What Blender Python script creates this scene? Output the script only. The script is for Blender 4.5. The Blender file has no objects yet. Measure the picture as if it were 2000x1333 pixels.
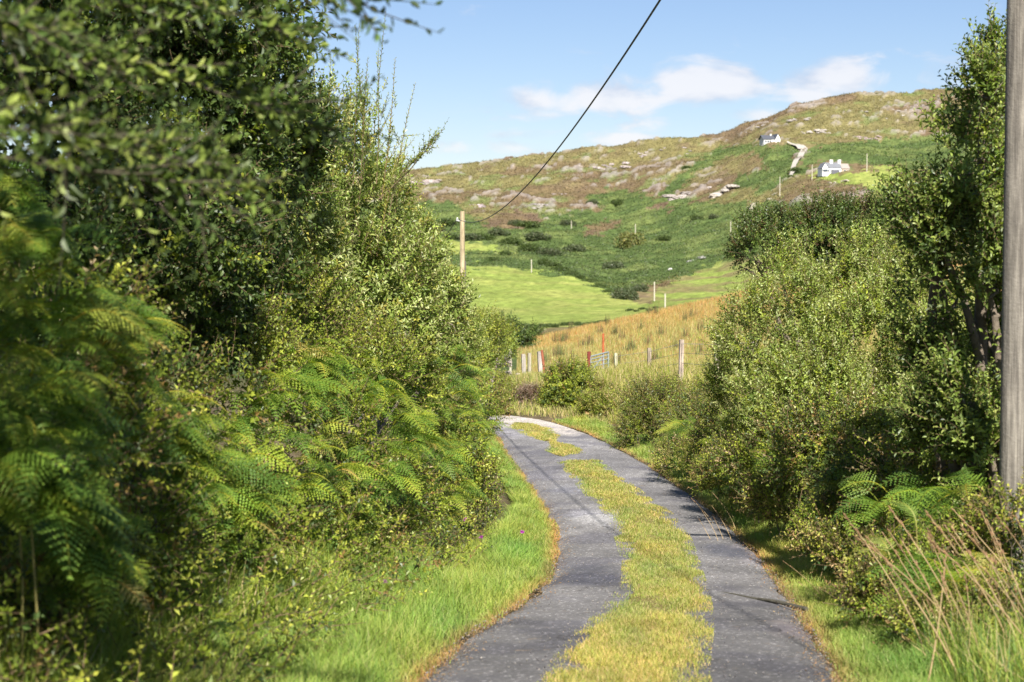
import bpy, math, random
import numpy as np
from mathutils import Vector, Matrix, noise as mn
R = math.radians
rng = np.random.default_rng(7)
random.seed(7)
sc = bpy.context.scene
COL = sc.collection

# ------------------------------------------------------------------ camera
F = 3333.0                      # focal length in photo pixels (2000 wide) = 60 mm
EYE = 1.65
TH = math.atan(166.5 / F)
cd = bpy.data.cameras.new('camera'); cam = bpy.data.objects.new('camera', cd); COL.objects.link(cam)
cam.location = (0, 0, EYE); cam.rotation_euler = (math.pi / 2 - TH, 0, 0)
cd.sensor_width = 36; cd.lens = 60; cd.clip_start = 0.1; cd.clip_end = 6000
cd.dof.use_dof = True; cd.dof.focus_distance = 25; cd.dof.aperture_fstop = 3.0
sc.camera = cam

# ------------------------------------------------------------------ sun, sky, exposure
SUN_EL, SUN_AZ = R(43), R(6)         # azimuth: angle to the right of straight behind the camera
sv = Vector((math.sin(SUN_AZ) * math.cos(SUN_EL), -math.cos(SUN_AZ) * math.cos(SUN_EL), math.sin(SUN_EL)))
sd = bpy.data.lights.new('sun', 'SUN'); sun = bpy.data.objects.new('sun', sd); COL.objects.link(sun)
sd.energy = 5.0; sd.angle = R(0.53); sd.color = (1.0, 0.95, 0.86)
sun.rotation_euler = sv.to_track_quat('Z', 'Y').to_euler()
sc.view_settings.view_transform = 'Standard'; sc.view_settings.look = 'None'
sc.view_settings.exposure = 1.2; sc.view_settings.gamma = 1
sc.render.engine = 'CYCLES'
sc.cycles.max_bounces = 6; sc.cycles.diffuse_bounces = 3; sc.cycles.glossy_bounces = 2
sc.cycles.transmission_bounces = 3; sc.cycles.transparent_max_bounces = 4
sc.cycles.use_denoising = True

W = bpy.data.worlds.new('World'); sc.world = W; W.use_nodes = True
nt = W.node_tree; nt.nodes.clear()

class NT:
    """tiny node helper"""
    def __init__(s, t): s.t = t
    def n(s, ty, **kw):
        nd = s.t.nodes.new(ty)
        for k, v in kw.items():
            if k == 'ins':
                for a, b in v.items():
                    if isinstance(b, bpy.types.NodeSocket): s.t.links.new(b, nd.inputs[a])
                    else: nd.inputs[a].default_value = b
            else: setattr(nd, k, v)
        return nd
    def m(s, op, a, b=None, c=None, clamp=False):
        nd = s.t.nodes.new('ShaderNodeMath'); nd.operation = op; nd.use_clamp = clamp
        for i, v in enumerate((a, b, c)):
            if v is None: continue
            if isinstance(v, bpy.types.NodeSocket): s.t.links.new(v, nd.inputs[i])
            else: nd.inputs[i].default_value = v
        return nd.outputs[0]
    def mix(s, f, a, b, bt='MIX'):
        nd = s.t.nodes.new('ShaderNodeMix'); nd.data_type = 'RGBA'; nd.blend_type = bt
        for i, v in ((0, f), (6, a), (7, b)):
            if isinstance(v, bpy.types.NodeSocket): s.t.links.new(v, nd.inputs[i])
            else: nd.inputs[i].default_value = v if i == 0 else (*v[:3], 1)
        return nd.outputs[2]
    def ramp(s, f, pts):
        nd = s.t.nodes.new('ShaderNodeValToRGB'); e = nd.color_ramp.elements
        while len(e) < len(pts): e.new(0.5)
        for el, (p, c) in zip(e, pts): el.position = p; el.color = (*c[:3], 1) if len(c) > 2 else (c[0],) * 3 + (1,)
        s.t.links.new(f, nd.inputs[0]); return nd.outputs[0]
    def mr(s, v, a, b, c=0.0, d=1.0, smooth=True):
        nd = s.t.nodes.new('ShaderNodeMapRange'); nd.interpolation_type = 'SMOOTHSTEP' if smooth else 'LINEAR'
        s.t.links.new(v, nd.inputs[0])
        for i, x in enumerate((a, b, c, d)): nd.inputs[i + 1].default_value = x
        return nd.outputs[0]

g = NT(nt)
out = g.n('ShaderNodeOutputWorld'); bg = g.n('ShaderNodeBackground')
sky = g.n('ShaderNodeTexSky', sky_type='NISHITA', sun_disc=False, sun_elevation=SUN_EL,
          sun_rotation=math.pi - SUN_AZ, air_density=1.0, dust_density=0.35, ozone_density=2.2, altitude=200)
tc = g.n('ShaderNodeTexCoord'); sep = g.n('ShaderNodeSeparateXYZ', ins={0: tc.outputs['Generated']})
yy = g.m('MAXIMUM', sep.outputs[1], 0.05)
u = g.m('DIVIDE', sep.outputs[0], yy); v = g.m('DIVIDE', sep.outputs[2], yy)
uv = g.n('ShaderNodeCombineXYZ', ins={0: u, 1: g.m('MULTIPLY', v, 2.4), 2: 0.0}).outputs[0]
n1 = g.n('ShaderNodeTexNoise', ins={'Vector': uv, 'Scale': 20.0, 'Detail': 9.0, 'Roughness': 0.55, 'Distortion': 0.5})
dens = None
for (cx, cy, rx, ry, w) in ((1080, 206, 110, 34, .9), (1200, 190, 130, 44, .95), (1375, 165, 120, 46, 1.05), (1300, 190, 130, 30, .7),
                            (1640, 155, 100, 38, 1.0), (1600, 188, 110, 22, .6), (1480, 228, 75, 20, .9), (1215, 275, 120, 16, .6),
                            (1330, 245, 170, 20, .62), (1050, 262, 170, 16, .5), (960, 290, 150, 18, .5), (1840, 160, 90, 34, .5), (1000, 215, 60, 10, .35), (640, 190, 60, 30, .5)):
    a = g.m('DIVIDE', g.m('SUBTRACT', u, (cx - 1000) / F), rx / F)
    b = g.m('DIVIDE', g.m('SUBTRACT', v, (500 - cy) / F), ry / F)
    r2 = g.m('ADD', g.m('MULTIPLY', a, a), g.m('MULTIPLY', b, b))
    e = g.m('MULTIPLY', g.m('EXPONENT', g.m('MULTIPLY', r2, -0.9)), w)
    dens = e if dens is None else g.m('MAXIMUM', dens, e)
# clouds elsewhere in the sky dome, away from the view
d2 = g.m('MULTIPLY_ADD', g.m('SUBTRACT', n1.outputs[0], 0.5), 2.3, dens)
cover = g.mr(d2, 0.25, 0.85)
n2 = g.n('ShaderNodeTexNoise', ins={'Vector': uv, 'Scale': 26.0, 'Detail': 6.0, 'Roughness': 0.5})
shade = g.mr(g.m('ADD', n2.outputs[0], g.m('MULTIPLY', d2, 0.25)), 0.42, 0.78)
ccol = g.mix(shade, (5.4, 5.9, 7.2), (8.8, 8.5, 8.6))
grad = g.mr(v, 0.0, 0.16, 0.0, 1.0)
tint = g.mix(grad, (1.05, 1.0, 1.06), (0.92, 0.93, 1.05))
skyc = g.mix(1.0, sky.outputs[0], tint, 'MULTIPLY')
res = g.mix(g.m('MULTIPLY', cover, 0.74), skyc, ccol)
nt.links.new(res, bg.inputs[0]); bg.inputs[1].default_value = 0.05
nt.links.new(bg.outputs[0], out.inputs[0])

# ------------------------------------------------------------------ projection helpers
FW = np.array([0, math.cos(TH), -math.sin(TH)]); UP = np.array([0, math.sin(TH), math.cos(TH)]); RT = np.array([1., 0, 0])
def at(px, py, Y):
    d = FW + (px - 1000) / F * RT + (666.5 - py) / F * UP
    return np.array([0, 0, EYE]) + d * (Y / d[1])
PRY = np.array([-40, 0, 10.4, 15.4, 21, 25.6, 31, 37, 45, 50, 60, 80.])
PRZ = np.array([1.2, -1.65, -2.6, -3.15, -3.6, -3.85, -4.08, -4.3, -4.52, -4.7, -4.9, -5.2]) + EYE
def zr(y):
    y = np.asarray(y, float)
    return (np.interp(y - 1.5, PRY, PRZ) + np.interp(y, PRY, PRZ) + np.interp(y + 1.5, PRY, PRZ)) / 3
def onroad(px, py):
    ys = np.linspace(4, 75, 4000)
    d = FW + (px - 1000) / F * RT + (666.5 - py) / F * UP
    zz = EYE + d[2] / d[1] * ys
    i = int(np.argmin(np.abs(zz - zr(ys)))); Y = ys[i]
    return (d[0] / d[1] * Y, Y)

# ------------------------------------------------------------------ mesh helpers
class MB:
    def __init__(s): s.v = []; s.f = []; s.c = []; s.m = []; s.n = 0
    def add(s, v, faces, col=(1, 1, 1), mat=0):
        v = np.asarray(v, np.float32).reshape(-1, 3)
        s.v.append(v)
        if isinstance(faces, np.ndarray): fl = [faces + s.n]
        else:
            by = {}
            for q in faces: by.setdefault(len(q), []).append(q)
            fl = [np.array(a) + s.n for a in by.values()]
        for a in fl: s.f.append(a.astype(np.int32)); s.m.append(np.full(len(a), mat, np.int32))
        c = np.asarray(col, np.float32)
        if c.ndim == 1: c = np.tile(c[:3], (len(v), 1))
        s.c.append(c[:, :3]); s.n += len(v); return s
    def mesh(s, name, mats, smooth=False):
        me = bpy.data.meshes.new(name)
        v = np.concatenate(s.v); me.vertices.add(len(v)); me.vertices.foreach_set('co', v.ravel())
        lt = np.concatenate([np.full(len(a), a.shape[1], np.int32) for a in s.f])
        li = np.concatenate([a.ravel() for a in s.f])
        me.loops.add(len(li)); me.loops.foreach_set('vertex_index', li)
        me.polygons.add(len(lt)); me.polygons.foreach_set('loop_start', np.concatenate([[0], np.cumsum(lt)[:-1]]).astype(np.int32))
        for m in (mats if isinstance(mats, (list, tuple)) else [mats]): me.materials.append(m)
        me.polygons.foreach_set('material_index', np.concatenate(s.m))
        me.polygons.foreach_set('use_smooth', np.full(len(lt), smooth))
        a = me.color_attributes.new('col', 'FLOAT_COLOR', 'POINT')
        c = np.concatenate(s.c); a.data.foreach_set('color', np.hstack([c, np.ones((len(c), 1), np.float32)]).astype(np.float32).ravel())
        me.update(); me.validate(); return me
    def build(s, name, mats, parent=None, smooth=False, loc=None):
        me = s.mesh(name, mats, smooth)
        o = bpy.data.objects.new(name, me); COL.objects.link(o)
        if loc is not None: me.transform(Matrix.Translation(-Vector(loc)))
        if parent is not None: o.parent = parent
        elif loc is not None: o.location = loc
        return o
def tag(o, label=None, cat=None, group=None, kind=None):
    for k, x in (('label', label), ('category', cat), ('group', group), ('kind', kind)):
        if x: o[k] = x
    return o
def thing(name, loc, label, cat, group=None, rz=0):
    o = bpy.data.objects.new(name, None); COL.objects.link(o); o.location = loc; o.rotation_euler = (0, 0, rz)
    o.empty_display_size = 0.3
    return tag(o, label, cat, group)
def copy_thing(o, loc, rz, label, scale=1.0, group=None):
    c = o.copy(); COL.objects.link(c); c.location = loc; c.rotation_euler = (0, 0, rz); c.scale = (scale,) * 3; c['label'] = label
    if group: c['group'] = group
    for ch in [x for x in bpy.data.objects if x.parent == o]:
        d = ch.copy(); COL.objects.link(d); d.parent = c
    return c
def tube(mb, pts, rad, sides=6, col=(1, 1, 1), mat=0, cap=True):
    pts = np.asarray(pts, float); n = len(pts)
    rad = np.full(n, rad, float) if np.isscalar(rad) else np.asarray(rad, float)
    t = np.gradient(pts, axis=0); t /= np.linalg.norm(t, axis=1)[:, None] + 1e-9
    ref = np.where(np.abs(t[:, 2:3]) > 0.9, [[1., 0, 0]], [[0, 0, 1.]])
    ref = np.tile(ref[0], (n, 1))
    a = np.cross(t, ref); a /= np.linalg.norm(a, axis=1)[:, None] + 1e-9; b = np.cross(t, a)
    th = np.arange(sides) / sides * 2 * math.pi
    v = pts[:, None] + rad[:, None, None] * (np.cos(th)[None, :, None] * a[:, None] + np.sin(th)[None, :, None] * b[:, None])
    i = np.arange(n - 1)[:, None] * sides; j = np.arange(sides)[None]; k = (j + 1) % sides
    q = np.stack([i + j, i + k, i + sides + k, i + sides + j], -1).reshape(-1, 4)
    fs = [q]
    mb.add(v.reshape(-1, 3), q, col, mat)
    if cap: mb.add(v[-1], [tuple(range(sides))], col, mat); mb.add(v[0], [tuple(range(sides))[::-1]], col, mat)
def box(mb, c, s, col=(1, 1, 1), mat=0, rz=0, tilt=(0, 0)):
    v = np.array([[x, y, z] for z in (-.5, .5) for y in (-.5, .5) for x in (-.5, .5)]) * np.array(s)
    M = np.array(Matrix.Rotation(rz, 3, 'Z') @ Matrix.Rotation(tilt[0], 3, 'X') @ Matrix.Rotation(tilt[1], 3, 'Y'))
    mb.add(v @ M.T + np.array(c), [(0, 2, 3, 1), (4, 5, 7, 6), (0, 1, 5, 4), (2, 6, 7, 3), (0, 4, 6, 2), (1, 3, 7, 5)], col, mat)
def unit(a): return a / (np.linalg.norm(a, axis=-1, keepdims=True) + 1e-9)

# ------------------------------------------------------------------ materials
def mat(name, rough=0.8, spec=0.3, translucent=0.0, var=0.15, vscale=3.0, bump=0.0, bscale=20.0, bdist=0.02, extra=None, tcol=(1.25, 1.35, 0.5)):
    m = bpy.data.materials.new(name); m.use_nodes = True; t = m.node_tree; t.nodes.clear(); q = NT(t)
    o = q.n('ShaderNodeOutputMaterial'); p = q.n('ShaderNodeBsdfPrincipled')
    c = q.n('ShaderNodeAttribute', attribute_name='col').outputs[0]
    geo = q.n('ShaderNodeNewGeometry'); pos = geo.outputs['Position']
    if var:
        nz = q.n('ShaderNodeTexNoise', ins={'Vector': pos, 'Scale': vscale, 'Detail': 5.0, 'Roughness': 0.6}).outputs[0]
        k = q.mr(nz, 0.25, 0.75, 1 - var, 1 + var, False)
        kk = q.n('ShaderNodeCombineXYZ', ins={0: k, 1: k, 2: k}).outputs[0]
        c = q.mix(1.0, c, kk, 'MULTIPLY')
    if extra: c = extra(q, c, pos)
    t.links.new(c, p.inputs['Base Color']); p.inputs['Roughness'].default_value = rough
    p.inputs['Specular IOR Level'].default_value = spec
    if bump:
        nb = q.n('ShaderNodeTexNoise', ins={'Vector': pos, 'Scale': bscale, 'Detail': 6.0, 'Roughness': 0.65}).outputs[0]
        b = q.n('ShaderNodeBump', ins={'Height': nb, 'Strength': bump, 'Distance': bdist}); t.links.new(b.outputs[0], p.inputs['Normal'])
    sh = p.outputs[0]
    if translucent:
        tr = q.n('ShaderNodeBsdfTranslucent', ins={0: q.mix(1.0, c, tcol, 'MULTIPLY')})
        sh = q.n('ShaderNodeMixShader', ins={0: translucent, 1: sh, 2: tr.outputs[0]}).outputs[0]
    t.links.new(sh, o.inputs[0]); return m
M_leaf = mat('leaf', 0.42, 0.38, 0.36, 0.25, 1.2)
M_fern = mat('fern', 0.55, 0.35, 0.35, 0.2, 2.0)
M_grass = mat('grass', 0.55, 0.3, 0.35, 0.25, 1.6)
M_bark = mat('bark', 0.9, 0.2, 0, 0.4, 14, 0.6, 40)
M_plain = mat('painted', 0.6, 0.4, 0, 0.12, 2)
M_metal = mat('galvanised_metal', 0.45, 0.5, 0, 0.2, 8)
M_rust = mat('rusty_iron', 0.85, 0.2, 0, 0.4, 18, 0.4, 60)
M_rock = mat('rock', 0.9, 0.2, 0, 0.4, 1.5, 0.8, 6, 0.1)
M_petal = mat('petal', 0.6, 0.3, 0.3, 0.1, 10)
def wood_extra(q, c, pos):
    s = q.n('ShaderNodeVectorMath', operation='MULTIPLY', ins={0: pos, 1: (38, 38, 1.6)}).outputs[0]
    nz = q.n('ShaderNodeTexNoise', ins={'Vector': s, 'Scale': 1.0, 'Detail': 6.0, 'Roughness': 0.7}).outputs[0]
    return q.mix(q.mr(nz, 0.35, 0.7), q.mix(1.0, c, (0.5, 0.48, 0.46), 'MULTIPLY'), q.mix(1.0, c, (1.25, 1.22, 1.15), 'MULTIPLY'))
M_wood = mat('weathered_wood', 0.85, 0.2, 0, 0.2, 3, 0.4, 30, extra=wood_extra)
def asph(q, c, pos):
    f = q.n('ShaderNodeTexVoronoi', ins={'Vector': pos, 'Scale': 48.0}).outputs['Color']
    s = q.n('ShaderNodeSeparateColor', ins={0: f}).outputs[0]
    c = q.mix(1.0, c, q.ramp(s, [(0.0, (0.72,)), (0.8, (1.0,)), (0.93, (1.2,)), (1.0, (2.6,))]), 'MULTIPLY')
    p = q.n('ShaderNodeTexNoise', ins={'Vector': pos, 'Scale': 0.8, 'Detail': 4.0}).outputs[0]
    c = q.mix(q.mr(p, 0.5, 0.62), c, q.mix(1.0, c, (0.72, 0.72, 0.78), 'MULTIPLY'))
    w = q.n('ShaderNodeTexNoise', ins={'Vector': pos, 'Scale': 2.2, 'Detail': 5.0}).outputs[1]
    pw = q.n('ShaderNodeVectorMath', operation='MULTIPLY_ADD', ins={0: w, 1: (.7, .7, .7), 2: pos}).outputs[0]
    cr = q.n('ShaderNodeTexVoronoi', feature='DISTANCE_TO_EDGE', ins={'Vector': pw, 'Scale': 0.75}).outputs['Distance']
    gate_ = q.mr(q.n('ShaderNodeTexNoise', ins={'Vector': pos, 'Scale': 0.6, 'Detail': 2.0}).outputs[0], .45, .6)
    c = q.mix(q.m('MULTIPLY', q.mr(cr, 0.0, 0.014, .75, 0), gate_), c, (.04, .036, .035))
    dd = q.n('ShaderNodeTexNoise', ins={'Vector': pos, 'Scale': 5.0, 'Detail': 8.0, 'Roughness': 0.75}).outputs[0]
    return q.mix(q.mr(dd, 0.60, 0.70, 0, .75), c, (0.20, 0.145, 0.09))
M_road = mat('worn_asphalt', 0.82, 0.3, 0, 0.22, 1.3, 0.7, 90, 0.006, extra=asph)
def gext(q, c, pos):
    a = q.n('ShaderNodeTexNoise', ins={'Vector': pos, 'Scale': 0.35, 'Detail': 9.0, 'Roughness': 0.72}).outputs[0]
    k = q.mr(a, 0.3, 0.7, 0.5, 1.55, False)
    c = q.mix(1.0, c, q.n('ShaderNodeCombineXYZ', ins={0: k, 1: k, 2: k}).outputs[0], 'MULTIPLY')
    return c
M_ground = mat('ground', 0.95, 0.1, 0, 0.15, 0.04, 1.0, 1.3, 0.5, extra=gext)
M_soil = mat('soil_moss', 0.95, 0.1, 0, 0.4, 9, 0.6, 40, 0.01)

# ------------------------------------------------------------------ the lane (edges read off as points on the road surface)
Limg = [(700, 1450), (830, 1333), (915, 1245), (1010, 1190), (1068, 1142), (1086, 1085), (1086, 1032), (1062, 988), (1022, 932), (988, 885), (972, 855), (950, 842), (905, 836), (820, 833), (700, 832)]
Rimg = [(1725, 1450), (1642, 1333), (1600, 1250), (1545, 1165), (1482, 1085), (1420, 1020), (1350, 965), (1262, 905), (1195, 868), (1150, 848), (1105, 832), (1060, 822), (1000, 816), (880, 811), (700, 809)]
def curve(ps, n=160):
    ps = np.array(ps); t = np.concatenate([[0], np.cumsum(np.linalg.norm(np.diff(ps, axis=0), axis=1))]); s = np.linspace(0, t[-1], n)
    c = np.stack([np.interp(s, t, ps[:, k]) for k in (0, 1)], 1)
    for _ in range(3): c[1:-1] = (c[:-2] + 2 * c[1:-1] + c[2:]) / 4
    return c
def pair(A, B, n):
    A = np.array(A); B = np.array(B); k = np.arange(len(A)); s = np.linspace(0, len(A) - 1, n)
    fa = np.stack([np.interp(s, k, A[:, i]) for i in (0, 1)], 1); fb = np.stack([np.interp(s, k, B[:, i]) for i in (0, 1)], 1)
    for _ in range(6):
        for c in (fa, fb): c[1:-1] = (c[:-2] + 2 * c[1:-1] + c[2:]) / 4
    return fa, fb
Lw = [(-1.9, -20), (-1.75, 0)] + [onroad(*p) for p in Limg]
Rw = [(0.9, -20), (1.0, 0)] + [onroad(*p) for p in Rimg]
LE, RE = pair(Lw, Rw, 420)
CEN = (LE + RE) / 2
sub = CEN[::6]; HWs = (np.linalg.norm(RE - LE, axis=1) / 2)[::6]
def road_off(x, y):
    """signed distance to the lane's middle (left negative) and the Y of the nearest middle point"""
    x = np.asarray(x, float).ravel(); y = np.asarray(y, float).ravel()
    best = np.full(x.shape, 1e9); sg = np.zeros_like(x); yn = np.zeros_like(x); hw = np.zeros_like(x)
    for (a, b, w_) in zip(sub[:-1], sub[1:], HWs):
        d = b - a; L2 = d @ d
        t = np.clip(((x - a[0]) * d[0] + (y - a[1]) * d[1]) / L2, 0, 1)
        ex = x - a[0] - t * d[0]; ey = y - a[1] - t * d[1]; r = ex * ex + ey * ey
        k = r < best; best[k] = r[k]
        sg[k] = np.where(d[1] * ex[k] - d[0] * ey[k] > 0, 1, -1); yn[k] = (a[1] + t * d[1])[k]; hw[k] = w_
    r = np.sqrt(best); return sg * np.where(r < hw, r * 1.25 / hw, r - hw + 1.25), yn
YT = [60, 85, 110, 150, 250, 350, 500, 700, 900, 1100, 1300, 1450, 1700]
TB = {-600: [745, 722, 702, 690, 660, 632, 575, 520, 465, 400, 350], 700: [745, 720, 700, 690, 660, 632, 575, 520, 465, 397, 343],
      820: [745, 720, 700, 690, 660, 632, 575, 520, 465, 395, 332], 900: [745, 718, 697, 688, 655, 630, 572, 517, 462, 388, 320],
      1000: [742, 702, 672, 680, 650, 628, 572, 520, 462, 385, 308], 1100: [738, 690, 652, 675, 648, 624, 572, 528, 465, 385, 298],
      1200: [735, 676, 630, 660, 642, 618, 578, 540, 470, 385, 287], 1300: [732, 660, 609, 640, 622, 603, 580, 530, 455, 360, 275],
      1400: [728, 645, 587, 620, 605, 590, 575, 515, 425, 330, 270], 1425: [726, 640, 581, 615, 601, 588, 572, 508, 415, 320, 262],
      1450: [724, 635, 575, 610, 598, 585, 570, 500, 405, 310, 248], 1500: [718, 625, 565, 600, 592, 580, 560, 470, 385, 281, 235],
      1540: [714, 616, 556, 594, 588, 573, 543, 456, 367, 281, 214], 1600: [707, 605, 545, 584, 578, 560, 518, 436, 346, 280, 195],
      1660: [703, 597, 536, 577, 570, 551, 504, 428, 334, 277, 186], 1740: [700, 590, 525, 570, 560, 535, 490, 420, 338, 285, 182],
      1870: [695, 580, 510, 560, 545, 520, 470, 400, 330, 270, 178], 2000: [690, 575, 505, 550, 540, 515, 465, 395, 330, 270, 182], 2600: [690, 570, 500, 545, 535, 510, 465, 395, 330, 270, 200]}
TPX = np.array(sorted(TB), float)
for k in TB: TB[k] = TB[k] + [TB[k][10] + 14, TB[k][10] + 60]
def fnoise(x, y, s, seed=0, oct=4):
    """cheap smooth value noise, vectorised"""
    r = np.zeros(np.shape(x)); amp = 1.0; tot = 0
    for o in range(oct):
        X = np.asarray(x) / s + 31.7 * (o + seed); Y = np.asarray(y) / s + 17.3 * (o + seed * 2)
        i = np.floor(X); j = np.floor(Y); fx = X - i; fy = Y - j; fx = fx * fx * (3 - 2 * fx); fy = fy * fy * (3 - 2 * fy)
        def h(a, b):
            q = np.sin(a * 127.1 + b * 311.7 + seed * 7.7) * 43758.5453; return q - np.floor(q)
        r += amp * ((h(i, j) * (1 - fx) + h(i + 1, j) * fx) * (1 - fy) + (h(i, j + 1) * (1 - fx) + h(i + 1, j + 1) * fx) * fy)
        tot += amp; amp *= 0.5; s /= 2.03
    return r / tot - 0.5
def H(x, y, detail=True):
    shp = np.shape(x); x = np.asarray(x, float).ravel(); y = np.asarray(y, float).ravel()
    o, yn = road_off(x, y)
    base = zr(yn)
    l = np.clip(-o, 0, None); r = np.clip(o, 0, None)
    hl = np.interp(l, [0, 1.35, 2.4, 4.2, 8, 30], [0, 0, 0.10, 0.95, 1.2, 1.6]); hr = np.interp(r, [0, 1.3, 2.6, 4.2, 8, 30], [0, 0, .08, .62, 1.1, 2.5])
    hr *= np.interp(yn, [40, 46, 60], [1, .8, .5]); hl *= np.interp(yn, [38, 46, 60], [1, .3, .1])
    near = base + hl + hr + np.where(np.abs(o) > 1.5, fnoise(x, y, 1.5, 3, 3) * 0.12, 0)
    Y = np.clip(y, 60, 1700); px = 1000 + x / Y * F
    cols = np.stack([np.interp(Y, YT, TB[int(k)]) for k in TPX])
    f = np.interp(px, TPX, np.arange(len(TPX))); i = np.clip(f.astype(int), 0, len(TPX) - 2); t = f - i
    k = np.arange(len(x)); py = cols[i, k] * (1 - t) + cols[i + 1, k] * t
    far = EYE + (500 - py) / F * Y
    amp = np.interp(Y, [60, 120, 300, 650, 800, 1300], [.1, .25, .9, 2.5, 5, 7.5])
    n = fnoise(x, y, 60, 1, 5); rg = np.abs(fnoise(x * 1.0, y * 0.6, 22, 5, 5))
    far = far + n * amp - rg * amp * 0.9 + 0.1 * amp
    w = np.clip((y - 52.5) / 8, 0, 1); w = w * w * (3 - 2 * w)
    return (near * (1 - w) + far * w).reshape(shp)
def gp(x, y): return float(H(np.array([x]), np.array([y]))[0])
def drape(px, py, y0=60, y1=1500):
    """the first ground point that the sight line through this photo pixel meets"""
    ys = np.geomspace(y0, y1, 3000); d = FW + (px - 1000) / F * RT + (666.5 - py) / F * UP
    xs = d[0] / d[1] * ys; zs = EYE + d[2] / d[1] * ys; h = H(xs, ys)
    k = np.nonzero(h >= zs)[0]; i = k[0] if len(k) else int(np.argmin(zs - h))
    return np.array([xs[i], ys[i], h[i]])

# ------------------------------------------------------------------ ground sheet to the ridge
def ZR(x, y):
    return zr(road_off(x, y)[1]).reshape(np.shape(x))
def inpoly(px, py, poly):
    r = np.zeros(px.shape, bool); n = len(poly)
    for i in range(n):
        (x0, y0), (x1, y1) = poly[i], poly[(i + 1) % n]
        c = ((y0 > py) != (y1 > py)) & (px < (x1 - x0) * (py - y0) / ((y1 - y0) or 1e-9) + x0); r ^= c
    return r
rows = [-25.0]
while rows[-1] < 1750: rows.append(rows[-1] + max(0.22, (abs(rows[-1]) + 3) * 0.0055))
rows = np.array(rows); ncol = 760
S = np.linspace(-1, 1, ncol)
Yg = np.repeat(rows[:, None], ncol, 1); Wd = 26 + 0.36 * np.clip(Yg, 0, None); Xg = S[None] * Wd
Zg = H(Xg, Yg)
off, _ = road_off(Xg.ravel(), Yg.ravel()); off = off.reshape(Xg.shape)
Zg = np.where((np.abs(off) < 1.3) & (Yg < 56), Zg - 0.06, Zg)
nx = fnoise(Xg, Yg, 14, 11, 4) ; ny = fnoise(Xg, Yg, 14, 23, 4)
den = np.clip(Yg, 20, None); PX = 1000 + Xg / den * F + nx * 34 + fnoise(Xg, Yg, 3.5, 12, 3) * np.interp(Yg, [200, 600], [8, 22]); PYg = 500 - (Zg - EYE) / den * F + ny * 26 + fnoise(Xg, Yg, 3.5, 24, 3) * np.interp(Yg, [200, 600], [5, 14])
PXr = 1000 + Xg / den * F; PYr = 500 - (Zg - EYE) / den * F
nA = fnoise(Xg, Yg, 55, 41, 5); nB = fnoise(Xg, Yg * .7, 18, 43, 5); nC = fnoise(Xg, Yg, 6, 47, 4)
def lerp(a, b, t): return a * (1 - t[..., None]) + b * t[..., None]
def sm(x, a, b): t = np.clip((x - a) / (b - a), 0, 1); return t * t * (3 - 2 * t)
C3 = lambda *a: np.array(a)
olive, heath, pinkh, brk, brk2 = C3(.20, .175, .072), C3(.175, .13, .068), C3(.165, .115, .075), C3(.088, .128, .038), C3(.135, .168, .052)
fld, fld2, rockc, reed, dry = C3(.225, .28, .062), C3(.275, .30, .08), C3(.28, .245, .225), C3(.42, .25, .09), C3(.36, .32, .12)
col = lerp(np.broadcast_to(olive, Xg.shape + (3,)), heath, sm(nA, -.08, .10))
col = lerp(col, pinkh, sm(nB + nA * .5, .10, .22) * .6)
col = lerp(col, C3(.15, .19, .06), sm(-nB + nC * .4, .10, .2) * .7)
polys = [(brk, brk2, [(700, 400), (880, 400), (960, 450), (1080, 425), (1170, 405), (1250, 395), (1330, 392), (1400, 402), (1500, 392), (1560, 400), (1600, 520), (1420, 512), (1300, 550), (1190, 585), (1080, 545), (950, 535), (700, 500)]),
         (brk, brk2, [(1140, 392), (1150, 380), (1240, 370), (1300, 400), (1200, 408)]), (brk, brk2, [(1345, 325), (1400, 290), (1440, 285), (1545, 280), (1562, 300), (1545, 345), (1500, 345), (1480, 300), (1420, 310), (1360, 335), (1300, 395), (1270, 392)]),
         (brk, brk2, [(1440, 345), (1520, 330), (1540, 350), (1500, 375), (1440, 372)]),
         (brk, brk2, [(1580, 292), (1680, 275), (2000, 262), (2000, 345), (1740, 328), (1660, 320), (1585, 318), (1560, 345), (1548, 340)]),
         (heath, pinkh, [(1150, 445), (1200, 430), (1215, 440), (1180, 455), (1140, 458)]), (pinkh, heath, [(950, 430), (1010, 415), (1070, 420), (1040, 440), (960, 450)]),
         (heath, pinkh, [(1265, 405), (1300, 395), (1310, 410), (1260, 415)]),
         (fld, fld2, [(600, 522), (920, 520), (1060, 532), (1130, 545), (1185, 565), (1205, 588), (1300, 597), (1300, 625), (1180, 628), (1060, 640), (850, 650), (600, 650)]),
         (fld2, fld, [(700, 465), (830, 467), (900, 476), (1010, 488), (1005, 500), (940, 492), (700, 488)]),
         (fld, olive, [(1275, 575), (1330, 540), (1400, 512), (1480, 500), (1700, 495), (1700, 610), (1275, 612)]),
         (fld, fld2, [(1590, 340), (1660, 336), (1780, 326), (1750, 345), (1745, 380), (1700, 400), (1690, 368), (1620, 350), (1570, 352)])]
for (a, b, pl) in polys:
    k = inpoly(PX, PYg, pl) & (Yg > 150)
    c = lerp(np.broadcast_to(a, Xg.shape + (3,)), b, sm(nB + nC * .5, -.12, .2)); col[k] = c[k]
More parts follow.
